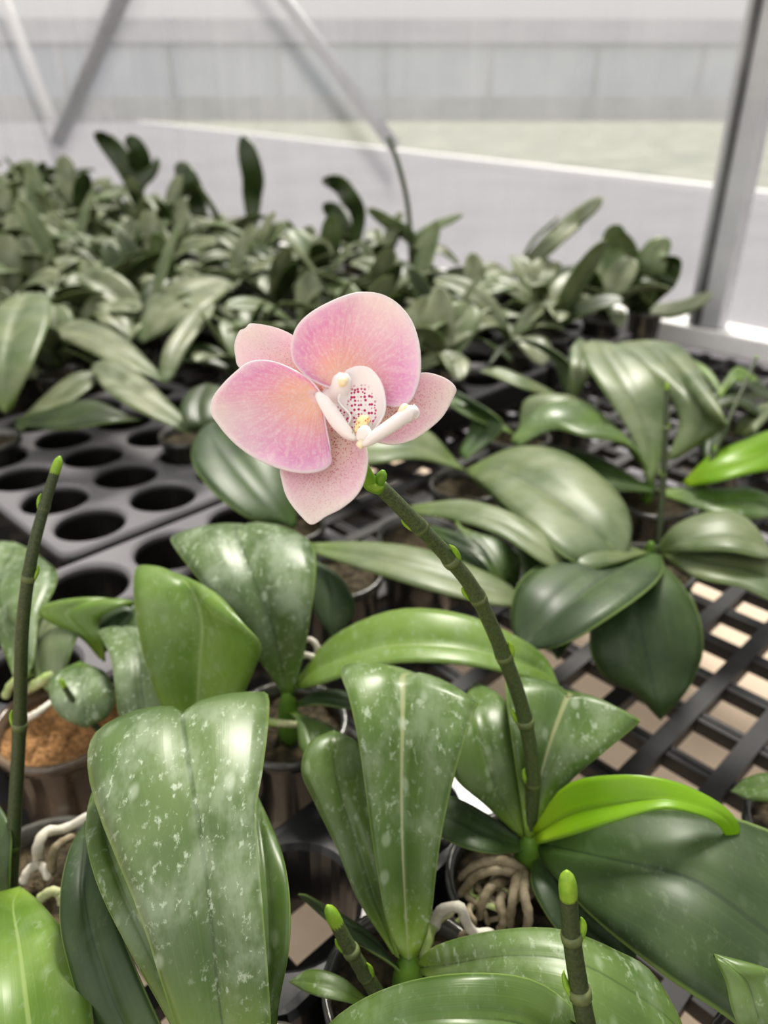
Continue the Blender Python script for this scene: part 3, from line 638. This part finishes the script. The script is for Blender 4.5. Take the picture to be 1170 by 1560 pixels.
p = plant('orchid at the left edge with one tall upright dark green leaf', 12, 640, .11, r=.042, snap=True)
leafR(p, 'grey', [(0,625, 8,630, 18,625, .13), (-25,560, 10,560, 45,565, .18), (-15,490, 25,490, 74,495, .215), (5,460, 40,455, 77,460, .225), (40,447, 55,446, 72,449, .225)], bulge=.10)
leafR(p, 'fardark', [(20,640, 26,644, 30,650, .12), (70,625, 80,640, 95,655, .14), (140,610, 150,628, 165,645, .15), (215,640,.14)])
leafR(p, 'far', [(22,650, 26,652, 32,656, .11), (60,610, 75,615, 90,625, .13), (110,570, 125,580, 140,590, .145), (165,565,.14)])
# ================================================================ bench frame
def az(d): return Vector((math.sin(math.radians(d)), math.cos(math.radians(d)), 0))
BV = az(46); BU = az(136); Z = Vector((0, 0, 1))       # BV towards the wall, BU towards the camera's right
def UV(u, v, z=0): return BU * u + BV * v + Z * z
WALLV = 1.70
# thick and thin bars of the plastic bench mesh, panels of 1.2 m
g0 = W(1054, 1080, 0); gu, gv = g0.dot(BU), g0.dot(BV)
SU, SV = .057, .060
def bench_panel(u0, u1, v0, v1):
    mb = MB()
    i0 = math.ceil((u0 - gu) / SU); i1 = math.floor((u1 - gu) / SU)
    for i in range(i0, i1 + 1):
        u = gu + i * SU; mb.add(box_geo(UV(u, (v0 + v1) / 2, -.008), BU * .0085, BV * (v1 - v0) / 2, Z * .008))
    j0 = math.ceil((v0 - gv) / SV); j1 = math.floor((v1 - gv) / SV)
    for j in range(j0, j1 + 1):
        v = gv + j * SV
        mb.add(box_geo(UV((u0 + u1) / 2, v - .004, -.010), BU * (u1 - u0) / 2, BV * .0028, Z * .0075))
        mb.add(box_geo(UV((u0 + u1) / 2, v + .004, -.010), BU * (u1 - u0) / 2, BV * .0028, Z * .0075))
    return mb
bench = thing('growing_bench', 'black plastic mesh bench top carrying all the potted orchids, tan floor seen through it', 'bench', Vector((0, 0, -.60)))
for a in range(-7, 1):
    for b in (-.28, .70):
        u0 = .6 + a * 1.2 - .0; v0 = b
        mb = bench_panel(u0, u0 + 1.2, v0, v0 + .98)
        part('mesh_panel', mb.v, mb.f, M_GRID, bench, smooth=False)
for a in range(-7, 2):
    for v in (-.2, 1.6):
        mb = MB(); mb.add(box_geo(UV(.55 + a * 1.2, v, -.309), BU * .02, BV * .02, Z * .291)); part('leg', mb.v, mb.f, M_METAL, bench, smooth=False)
for v in (-.2, 1.6):
    mb = MB(); mb.add(box_geo(UV(-3.0, v, -.035), BU * 4.8, BV * .02, Z * .016)); part('side_rail', mb.v, mb.f, M_METAL, bench, smooth=False)

# ================================================================ trays
PU, PV, HR = .088, .096, .0395
TV = az(44); TU = az(134)
def tray_geo(nu, nv, z=.07, drop=.05):
    """plug tray with round holes, local coordinates: first hole centre at the origin, rows along +TU, columns along +TV"""
    mb = MB(); seg = 32
    def add_cell(i, j):
        cu, cv = i * PU, j * PV
        c = TU * cu + TV * cv
        sq = []; ci = []; cb = []; cr = []
        for k in range(seg):
            w = 2 * pi * k / seg; cx, sy = math.cos(w), math.sin(w); m = max(abs(cx), abs(sy))
            sq.append(c + TU * (cx / m * PU / 2) + TV * (sy / m * PV / 2) + Z * z)
            cr.append(c + (TU * cx + TV * sy) * (HR + .0035) + Z * z)
            ci.append(c + (TU * cx + TV * sy) * HR + Z * (z - .0035))
            cb.append(c + (TU * cx + TV * sy) * (HR - .002) + Z * (z - drop))
        rings = [sq, cr, ci, cb]; vs = [p for r in rings for p in r]; fs = []
        for q in range(3):
            for k in range(seg):
                k2 = (k + 1) % seg; fs.append((q * seg + k, q * seg + k2, (q + 1) * seg + k2, (q + 1) * seg + k))
        mb.add((vs, fs))
    for i in range(nu):
        for j in range(nv): add_cell(i, j)
    # skirt with rounded top rim
    a0, a1, b0, b1 = -PU / 2, (nu - .5) * PU, -PV / 2, (nv - .5) * PV
    e = .008
    def rect(g, zz):
        out = []
        for (cu, cv, s0) in ((a1 - .01, b1 - .01, 0), (a0 + .01, b1 - .01, 1), (a0 + .01, b0 + .01, 2), (a1 - .01, b0 + .01, 3)):
            for k in range(5):
                w = (s0 + k / 4) * pi / 2; out.append(TU * (cu + math.cos(w) * (.01 + g)) + TV * (cv + math.sin(w) * (.01 + g)) + Z * zz)
        return out
    rings = [rect(-.0005, z - .0002), rect(e * .6, z), rect(e, z - .004), rect(e * 1.1, z - .045), rect(e * 1.1 + .004, z - .045)]
    m = len(rings[0]); vs = [p for r in rings for p in r]; fs = []
    for q in range(len(rings) - 1):
        for k in range(m):
            k2 = (k + 1) % m; fs.append((q * m + k, q * m + k2, (q + 1) * m + k2, (q + 1) * m + k))
    mb.add((vs, fs))
    # corner feet
    for (cu, cv) in ((a0, b0), (a0, b1), (a1, b0), (a1, b1)):
        mb.add(box_geo(TU * cu + TV * cv + Z * .014, TU * .006, TV * .006, Z * .014))
    return mb
def make_tray(loc, nu, nv, label, group=None):
    mb = tray_geo(nu, nv)
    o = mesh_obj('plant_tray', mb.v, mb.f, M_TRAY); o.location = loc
    o['label'] = label; o['category'] = 'tray'
    if group: o['group'] = group
    for q in o.data.polygons: q.use_smooth = False
    bm = bmesh.new(); bm.from_mesh(o.data); bmesh.ops.remove_doubles(bm, verts=bm.verts, dist=.0004)
    bmesh.ops.recalc_face_normals(bm, faces=bm.faces); bm.to_mesh(o.data); bm.free()
    return o
h1 = Vector((-.339, .774, 0)); h2 = Vector((-.2975, .646, 0))
trays = []      # (origin u, v extents) for skipping plants
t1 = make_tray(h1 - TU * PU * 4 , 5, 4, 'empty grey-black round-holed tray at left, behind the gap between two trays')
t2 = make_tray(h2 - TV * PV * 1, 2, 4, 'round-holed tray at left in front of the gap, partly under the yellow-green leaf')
# glossy dark tray showing between the front leaves
h3 = W(400, 1330, .07); h3.z = 0; h3 = h3 + TU * .029
t3 = make_tray(h3, 1, 2, 'shiny black tray with a hole, between the big spotted leaf and the front centre leaves')
t3.data.materials[0] = M_TRAYD
h4 = W(60, 1190, .07); h4.z = 0

# ================================================================ background plants
rnd = random.Random(5)
def proto(k):
    r = thing('potted_orchid', 'x', 'orchid', Vector((0, 0, .004)))
    pot(r, (0, 0), r=.036)
    n = rnd.choice([5, 6, 6, 7]); a0 = rnd.uniform(0, 360)
    for i in range(n):
        a = a0 + i * 180 + (i // 2) * rnd.uniform(35, 70) + rnd.uniform(-15, 15)
        L = rnd.uniform(.115, .185) * (1 if i < 5 else .7); e0 = rnd.uniform(35, 65); e1 = e0 - rnd.uniform(40, 95)
        if rnd.random() < .22: e0 = rnd.uniform(62, 80); e1 = e0 - rnd.uniform(5, 30)
        w = rnd.uniform(.021, .032)
        d = az(a); P = [Vector((0, 0, .105)) + d * .006]; m = 22
        ts = [1 - (1 - q / (m - 1)) ** 1.6 for q in range(m)]
        prev = 0; cur = P[0]; pts = [cur.copy()]
        for q in range(1, m):
            tm_ = (ts[q] + ts[q - 1]) / 2; e = math.radians(e0 + (e1 - e0) * tm_)
            cur = cur + (d * math.cos(e) + Z * math.sin(e)) * L * (ts[q] - ts[q - 1]); pts.append(cur.copy())
        v, f, uv = leaf_from_mid_arc(pts, w, math.radians(rnd.uniform(-25, 25)), rnd.uniform(.5, .62), rnd.uniform(.05, .35), .07)
        part('leaf', v, f, LM[rnd.choice(['far', 'far', 'far', 'grey', 'fardark'])], r, uvs=uv, solid=.0014)
    return r
PROTO = [proto(k) for k in range(10)]
def clone(root, loc, rz, sc, label, group):
    r = root.copy(); COL.objects.link(r); r.location = loc; r.rotation_euler = (0, 0, rz); r.scale = (sc, sc, sc); r['label'] = label; r['group'] = group
    for ch in root.children:
        c = ch.copy(); COL.objects.link(c); c.parent = r
    return r
manual = [o.location.copy() for o in bpy.data.objects if o.type == 'EMPTY' and o.name.startswith('potted_orchid') and o not in PROTO]
used = [False] * len(PROTO)
ntray = 0; nplant = 0
back_tray = None
TW, TVW = 5 * PU + .026, 3 * PV + .026
def cam_px(p):
    q = p - CAM; F = Vector((0, math.cos(TH), -math.sin(TH))); U = Vector((0, math.sin(TH), math.cos(TH)))
    dd = q.dot(F)
    if dd < .05: return None
    return 585 + q.x / dd * FPX, 780 - q.dot(U) / dd * FPX, dd
def in_tray1(p):
    q = p - h1; return -5.2 * PU < q.dot(TU) < 2.9 * PU and -.9 * PV < q.dot(TV) < 3.9 * PV
base = h1 - TU * PU * 4
for I in range(-18, 3):
    for J in range(-4, 7):
        org = base + TU * (I * TW) + TV * (J * TVW - 0.0)
        c = org + TU * PU * 2 + TV * PV
        v = c.dot(BV); r = math.hypot(c.x, c.y)
        if v + .17 > WALLV - .04 or v < -.1 or r < 1.0 or c.y < .3: continue
        px = cam_px(Vector((c.x, c.y, .1)))
        if px is None or px[0] < -260 or px[0] > 1400: continue
        # keep clear of hand-placed pots and the empty trays
        clear = all(not (-.085 < (m - org).dot(TU) < 4 * PU + .085 and -.085 < (m - org).dot(TV) < 2 * PV + .085) for m in manual)
        over = False
        for (uu, vv) in [(a, b) for a in range(-1, 6) for b in range(-1, 4)]:
            if in_tray1(org + TU * uu * PU + TV * vv * PV): over = True
        if px[0] > 960 and px[1] < 660: continue
        if clear and not over:
            if back_tray is None:
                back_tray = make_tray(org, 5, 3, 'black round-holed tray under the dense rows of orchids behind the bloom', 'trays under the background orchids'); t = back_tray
            else:
                t = back_tray.copy(); COL.objects.link(t); t.location = org
            ntray += 1
        for i in range(5):
            for j in range(3):
                if (i + j) % 2: continue
                q = org + TU * i * PU + TV * j * PV
                rr = math.hypot(q.x, q.y)
                if q.dot(BV) > WALLV - .09: continue
                if rnd.random() < (.12 if rr < 2.6 else .30): continue
                pp = cam_px(Vector((q.x, q.y, .12)))
                if pp is None or pp[0] < -170 or pp[0] > 1290: continue
                if rr < 1.12 or in_tray1(q): continue
                if pp[0] > 1000 and pp[1] < 640: continue
                if any((m - q).xy.length < .10 for m in manual): continue
                manual_far = rnd.random()
                k = rnd.randrange(len(PROTO)); sc = rnd.uniform(.88, 1.10) * (1.0 + .28 * min(1, max(0, rr - 2.2) / 1.5))
                if sc * .036 * 1.06 > HR and clear: pass
                az_ = math.degrees(math.atan2(q.x, q.y))
                if rr > 3.2: lab, grp = 'small distant orchid in the blurred rows at the far back left', 'far orchids at the back left'
                elif az_ < -8: lab, grp = 'dusty green orchid in the blurred rows left of and above the bloom', 'orchids in the rows behind left of the bloom'
                elif az_ < 8: lab, grp = 'grey-green orchid in the blurred rows directly behind the bloom', 'orchids in the rows directly behind the bloom'
                else: lab, grp = 'grey-green orchid in the blurred rows between the bloom and the wall post', 'orchids in the rows by the wall post'
                if used[k]: clone(PROTO[k], (q.x, q.y, .004), rnd.uniform(0, 6.28), sc, lab, grp)
                else:
                    o = PROTO[k]; used[k] = True; o.location = (q.x, q.y, .004); o.rotation_euler = (0, 0, rnd.uniform(0, 6.28)); o['label'] = lab; o['group'] = grp
                nplant += 1
for k, o in enumerate(PROTO):
    if not used[k]:
        for c in list(o.children): bpy.data.objects.remove(c)
        bpy.data.objects.remove(o)
print('background plants', nplant, 'trays', ntray)
# silhouettes that stand out against the film wall
def onwall(x, y, v):
    d = ray(x, y); return CAM + d * ((v - CAM.dot(BV)) / d.dot(BV))
def accent(label, crown, leaves, spk=None, v=1.56, width=1.0):
    c = onwall(crown[0], crown[1], v)
    r = thing('potted_orchid', label, 'orchid', Vector((c.x, c.y, .004))); pot(r, (c.x, c.y), r=.036)
    c0 = Vector((c.x, c.y, .102)); rd = random.Random(int(crown[0]))
    for m, pts, w, roll in leaves:
        P = [c0] + [onwall(q[0], q[1], v + rd.uniform(-.02, .02) + (.05 * (k + 1) / len(pts)) * rd.choice((-1, 1)) * .6) for k, q in enumerate(pts)]
        mid_ = dens(P, 24); n = len(mid_); L = [0]
        for k in range(1, n): L.append(L[-1] + (mid_[k] - mid_[k - 1]).length)
        sts = []
        a = math.radians(90 - roll) * .8
        for k in range(n):
            T = (mid_[min(k + 1, n - 1)] - mid_[max(k - 1, 0)]).normalized()
            vd = (mid_[k] - CAM).normalized(); S = T.cross(vd).normalized(); N = S.cross(T).normalized()
            S = (S * math.cos(a) + N * math.sin(a)); N2 = S.cross(T).normalized()
            ww = w * width * prof(L[k] / L[-1], .55)
            sts.append((mid_[k] - S * ww + N2 * ww * .1, mid_[k], mid_[k] + S * ww + N2 * ww * .1))
        vv, f, uv = loft(sts, .06, nv=n, nu=8)
        part('leaf', vv, f, LM[m], r, uvs=uv, solid=.0014)
    if spk:
        P = [c0] + [onwall(q[0], q[1], v) for q in spk[1:]]
        vv, f = smooth_tube(P, [.007, .006, .006, .005], 30, 12); part('flower_spike', vv, f, M_STEMD, r)
    return r
accent('far orchid whose single dark leaf stands upright against the film wall, highest near the middle', (385, 345), [('fardark', [(384,300,.17), (385,270,.205), (376,232,.25), (368,208,.275)], .036, 75)])
accent('far orchid, its broad dark leaf leaning up left of the upright one', (305, 372), [('fardark', [(308,345,.14), (300,315,.18), (285,275,.235), (268,250,.265)], .042, 65)])
accent('far orchid with two short dark leaves angled up, left of the thin stalk', (540, 385), [('fardark', [(530,372,.14), (520,350,.165), (508,325,.20), (492,312,.215)], .036, 60), ('fardark', [(545,330,.175), (530,300,.215), (512,280,.24), (492,272,.25)], .032, 50)])
accent('far orchid with a tall thin dark stalk leaning left before the film wall', (628, 385), [('grey', [(628,368,.13), (590,340,.17), (560,320,.19)], .03, 20), ('grey', [(630,370,.13), (660,345,.16), (705,328,.18)], .026, 10), ('far', [(632,374,.13), (675,380,.15), (700,400,.14)], .03, 0)],
       spk=[(628,375,.12), (622,320,.19), (608,255,.275), (592,208,.335)], v=1.45)
accent('far orchid with two long pale leaves pointing up and right towards the wall post', (820, 430), [('far', [(800,410,.13), (835,370,.18), (880,330,.22), (918,308,.24)], .034, 25), ('grey', [(795,405,.14), (812,365,.18), (850,330,.215)], .030, -30), ('fardark', [(830,420,.125), (870,412,.14), (895,415,.135)], .028, 10)])
accent('orchid by the post foot with a fan of four upright rounded leaves', (985, 465), [('grey', [(960,440,.13), (950,400,.17), (938,365,.20), (940,342,.215)], .036, 80), ('grey', [(985,440,.13), (990,405,.165), (1000,380,.19), (1020,365,.20)], .034, 60), ('fardark', [(1000,445,.13), (1012,425,.15), (1020,405,.165), (1020,390,.175)], .026, 80), ('far', [(985,470,.12), (1030,468,.14), (1085,452,.15)], .034, 15), ('fardark', [(960,450,.125), (975,425,.14), (1005,430,.13)], .024, 0), ('fardark', [(975,470,.11), (955,450,.13), (945,435,.14)], .03, 30)])
accent('orchid above the bloom on the right, one dark leaf tilted upright', (770, 520), [('fardark', [(780,500,.12), (772,460,.16), (755,425,.195), (728,405,.215)], .034, 60), ('far', [(785,505,.12), (830,480,.15), (880,455,.165), (905,450,.165)], .04, 20), ('far', [(770,505,.12), (740,490,.15), (700,488,.15)], .034, 0)])
accent('orchid above the upper petal with a dark leaf standing on edge', (690, 490), [('fardark', [(692,470,.14), (688,445,.165), (692,420,.185)], .022, 80), ('far', [(700,490,.12), (740,475,.14), (760,480,.13)], .034, 0), ('far', [(690,490,.12), (650,470,.15), (620,480,.14)], .036, 0)])
accent('far left orchid with dark leaves breaking the skyline of the rows', (195, 300), [('fardark', [(200,280,.13), (185,245,.2), (160,215,.27), (152,200,.29)], .045, 60), ('fardark', [(205,280,.13), (212,250,.2), (205,225,.25), (190,212,.27)], .05, 60), ('fardark', [(200,285,.13), (230,262,.18), (240,240,.21)], .045, 20)])

# ================================================================ the house and what lies outside
def quad(name, a, b, c, d, mat): return mesh_obj(name, [a, b, c, d], [(0, 1, 2, 3)], mat, smooth=False)
M_FLOOR = simple('floor_concrete', (.86, .70, .54), .85, (.74, .60, .46), 6, .2)
s = NT('outside_ground_mat'); s.prin(s.mix(s.sstep(s.noise(.8, 5, .6), .35, .65), (.105, .10, .12), (.14, .135, .155)), .9); M_OUT = s.m
s = NT('lawn_mat'); s.prin(s.mix(s.sstep(s.noise(1.2, 5, .65), .35, .62), (.115, .14, .09), (.25, .25, .19)), .95); M_LAWN = s.m
FZ = -.60
fl_ = quad('floor', UV(-14, -4, FZ), UV(3, -4, FZ), UV(3, WALLV + .05, FZ), UV(-14, WALLV + .05, FZ), M_FLOOR); struct(fl_)
s = NT('shade_strip'); s.prin(s.mix(s.noise(90, 2), (.02, .02, .02), (.035, .034, .033)), .8); M_SHADE = s.m
sh_strip = mesh_obj('shade_strip', [UV(-1.6, -3, FZ + .004), UV(-.92, -3, FZ + .004), UV(-.92, WALLV, FZ + .004), UV(-1.6, WALLV, FZ + .004)], [(0, 1, 2, 3)], M_SHADE, smooth=False)  # shade below the bench, put in as a black strip on the floor
sh_strip['label'] = 'painted dark shade on the floor under the middle of the bench'; sh_strip['category'] = 'painted shade'
# film
s = NT('polythene_film'); tc = s.obj()
nz = s.noise(1.3, 5, .6, s.mapv(tc, (1, 1, .25))); ns = s.noise(9, 4, .6, s.mapv(tc, (1, 1, .12)))
tr = s.n('ShaderNodeBsdfTransparent'); tr.inputs[0].default_value = (.97, .98, 1, 1)
df = s.n('ShaderNodeBsdfTranslucent'); df.inputs[0].default_value = (.52, .52, .54, 1)
dd = s.n('ShaderNodeBsdfDiffuse'); dd.inputs[0].default_value = (.80, .79, .80, 1)
m1 = s.n('ShaderNodeMixShader'); m1.inputs[0].default_value = .35; s.l(df.outputs[0], m1.inputs[1]); s.l(dd.outputs[0], m1.inputs[2])
m2 = s.n('ShaderNodeMixShader'); s.l(s.math('ADD', s.math('MULTIPLY', s.math('ADD', nz, ns), .30), .12, clamp=True), m2.inputs[0])
s.l(tr.outputs[0], m2.inputs[1]); s.l(m1.outputs[0], m2.inputs[2]); s.l(m2.outputs[0], s.out.inputs[0]); M_FILM = s.m
wv = WALLV + .03
fm = quad('window_1', UV(-14, wv, .05), UV(3, wv, .05), UV(3, wv, 3.0), UV(-14, wv, 3.0), M_FILM); struct(fm)
struct(quad('window_2', UV(-14, wv, FZ), UV(3, wv, FZ), UV(3, wv, 0), UV(-14, wv, 0), M_FILM))
mb = MB(); mb.add(box_geo(UV(-5.5, WALLV + .02, .03), BU * 8.5, BV * .05, Z * .024)); o = mesh_obj('trim_1', mb.v, mb.f, M_WHITE, smooth=False); struct(o)
b_ = o.modifiers.new('b', 'BEVEL'); b_.width = .006; b_.segments = 2
# posts
pc = W(1122, 480, .055); pu = pc.dot(BU)
for k, du in enumerate((0, 3.0, -9.6)):
    mb = MB(); c = UV(pu + du, WALLV + .0, 1.55)
    mb.add(box_geo(c + BU * .006, BU * .026, BV * .022, Z * 1.495)); mb.add(box_geo(c - BU * .032, BU * .013, BV * .014, Z * 1.495))
    o = mesh_obj('wall_post', mb.v, mb.f, M_METAL, smooth=False); b_ = o.modifiers.new('b', 'BEVEL'); b_.width = .004; b_.segments = 2
    struct(o)
    mb = MB(); mb.add(box_geo(c - BU * .0175 - BV * .020, BU * .007, BV * .008, Z * 1.49))
    o2 = mesh_obj('seal', mb.v, mb.f, M_SEAL, smooth=False); o2.parent = o
# braces behind the film
def pipe(name, a, b, r, mat, label):
    A = onwall(*a, wv + .06); B = onwall(*b, wv + .06); d = (B - A).normalized(); A2 = A - d * .5
    v, f = tube_geo([A2, A2.lerp(B, .5), B], [r] * 3, 14); o = mesh_obj(name, v, f, mat); o['label'] = label; o['category'] = 'brace'; return o
pipe('brace_pipe', (435, 0), (600, 222), .020, M_PIPE, 'grey diagonal brace pipe behind the film wall above the bloom')
pipe('brace_pipe', (182, 0), (88, 215), .035, M_PIPE, 'grey diagonal brace pipe behind the film wall near its far left end')
pipe('brace_pipe', (8, 0), (82, 185), .022, M_WHITE, 'thin pale diagonal brace behind the film wall, leftmost')
# outside ground, kerb, lawn, far greenhouse
struct(quad('ground_outside', UV(-80, WALLV + .1, FZ), UV(40, WALLV + .1, FZ), UV(40, 90, FZ), UV(-80, 90, FZ), M_OUT))
A = W(480, 222, FZ); B = W(1080, 298, FZ); d = (B - A).normalized(); n_ = Vector((-d.y, d.x, 0))
if n_.dot(BV) < 0: n_ = -n_
mid = (A + B) / 2; L = 30
mb = MB(); mb.add(box_geo(mid + n_ * .10 + Z * .06, d * L, n_ * .12, Z * .06)); ke = mesh_obj('kerb', mb.v, mb.f, M_WHITE, smooth=False); ke['label'] = 'pale kerb running along the lawn outside the film wall'; ke['category'] = 'kerb'
lw_ = mesh_obj('lawn', [mid - d * 110 + n_ * .9 + Z * .01, mid + d * 110 + n_ * .9 + Z * .01, mid + d * 110 + n_ * 80 + Z * .01, mid - d * 110 + n_ * 80 + Z * .01], [(0, 1, 2, 3)], M_LAWN, smooth=False); lw_['kind'] = 'stuff'; lw_['label'] = 'dry green lawn beyond the kerb outside the film wall'; lw_['category'] = 'lawn'
# neighbouring greenhouse: long pale house with ridge roof
M_GH = simple('far_house_cladding', (.40, .44, .49), .9, (.50, .53, .57), .35, .05); M_GR = simple('far_house_roof', (.12, .125, .14), 1.0, (.16, .165, .18), .3, .05)
M_PL = simple('plinth_pale', (.46, .46, .46), .6, (.26, .29, .27), .25, .05)
c0 = Vector((0, 50, FZ)); dx = Vector((1, .02, 0)).normalized(); dy = Vector((-.02, 1, 0)).normalized()
gh = thing('greenhouse', 'long pale neighbouring greenhouse beyond the lawn, dim through the film', 'building', c0.copy())
mb = MB(); mb.add(box_geo(c0 + Z * 1.9 + dy * 3, dx * 60, dy * 3, Z * 1.9)); part('wall', mb.v, mb.f, M_GH, gh, smooth=False)
mb = MB(); mb.add(box_geo(c0 + Z * .6 + dy * 3, dx * 60.1, dy * 3.1, Z * .6)); part('plinth', mb.v, mb.f, M_PL, gh, smooth=False)
vs = []
for e_ in (-1, 1):
    vs += [c0 + dx * 60.3 * e_ - dy * .3 + Z * 3.8, c0 + dx * 60.3 * e_ + dy * 6.3 + Z * 3.8, c0 + dx * 60.3 * e_ + dy * 3 + Z * 5.2]
part('roof', vs, [(0, 1, 2), (3, 5, 4), (0, 2, 5, 3), (2, 1, 4, 5), (0, 3, 4, 1)], M_GR, gh, smooth=False)
for k in range(-9, 10):
    mb = MB(); mb.add(box_geo(c0 + dx * 6 * k - dy * .05 + Z * 2.4, dx * .08, dy * .05, Z * 1.3)); part('frame_post', mb.v, mb.f, M_PL, gh, smooth=False)

# ================================================================ light, world, camera
w = bpy.data.worlds.new('World'); SC.world = w; w.use_nodes = True; nt = w.node_tree; nt.nodes.clear()
tcn = nt.nodes.new('ShaderNodeTexCoord'); sp = nt.nodes.new('ShaderNodeSeparateXYZ'); nt.links.new(tcn.outputs['Generated'], sp.inputs[0])
cr = nt.nodes.new('ShaderNodeValToRGB'); nt.links.new(sp.outputs[2], cr.inputs[0])
e = cr.color_ramp.elements; e[0].position = 0; e[0].color = (.62, .60, .57, 1); e[1].position = 1; e[1].color = (.98, .96, .93, 1); q = e.new(.12); q.color = (.84, .82, .80, 1)
bg = nt.nodes.new('ShaderNodeBackground'); bg.inputs[1].default_value = .72; nt.links.new(cr.outputs[0], bg.inputs[0])
wo = nt.nodes.new('ShaderNodeOutputWorld'); nt.links.new(bg.outputs[0], wo.inputs[0])
sl = bpy.data.lights.new('sun', 'SUN'); sl.energy = 6.0; sl.angle = math.radians(16); sl.color = (1, .95, .86)
so = bpy.data.objects.new('sun', sl); COL.objects.link(so)
sd = Vector((math.sin(math.radians(12)) * math.cos(math.radians(52)), math.cos(math.radians(12)) * math.cos(math.radians(52)), math.sin(math.radians(52))))
so.rotation_euler = sd.to_track_quat('Z', 'Y').to_euler()
s2 = bpy.data.lights.new('front_fill', 'SUN'); s2.energy = .9; s2.angle = math.radians(70); s2.color = (1, .97, .93)  # added fill from behind the camera, lifts the shaded flower
s2o = bpy.data.objects.new('front_fill', s2); COL.objects.link(s2o); s2o.rotation_euler = Vector((-.35, -.75, .6)).to_track_quat('Z', 'Y').to_euler()
cam = bpy.data.cameras.new('camera'); co = bpy.data.objects.new('camera', cam); COL.objects.link(co); SC.camera = co
cam.sensor_fit = 'VERTICAL'; cam.sensor_height = 36; cam.lens = 36 * FPX / 1560; cam.clip_start = .01; cam.clip_end = 300
co.location = CAM; co.rotation_euler = (math.pi / 2 - TH, 0, 0)
cam.dof.use_dof = True; cam.dof.focus_distance = .31; cam.dof.aperture_fstop = 7.5; 
SC.view_settings.view_transform = 'Standard'; SC.view_settings.look = 'Medium High Contrast'; SC.view_settings.exposure = 0; SC.view_settings.gamma = 1
SC.cycles.use_denoising = True; SC.cycles.max_bounces = 8; SC.cycles.transparent_max_bounces = 8
SC.cycles.sample_clamp_indirect = 6
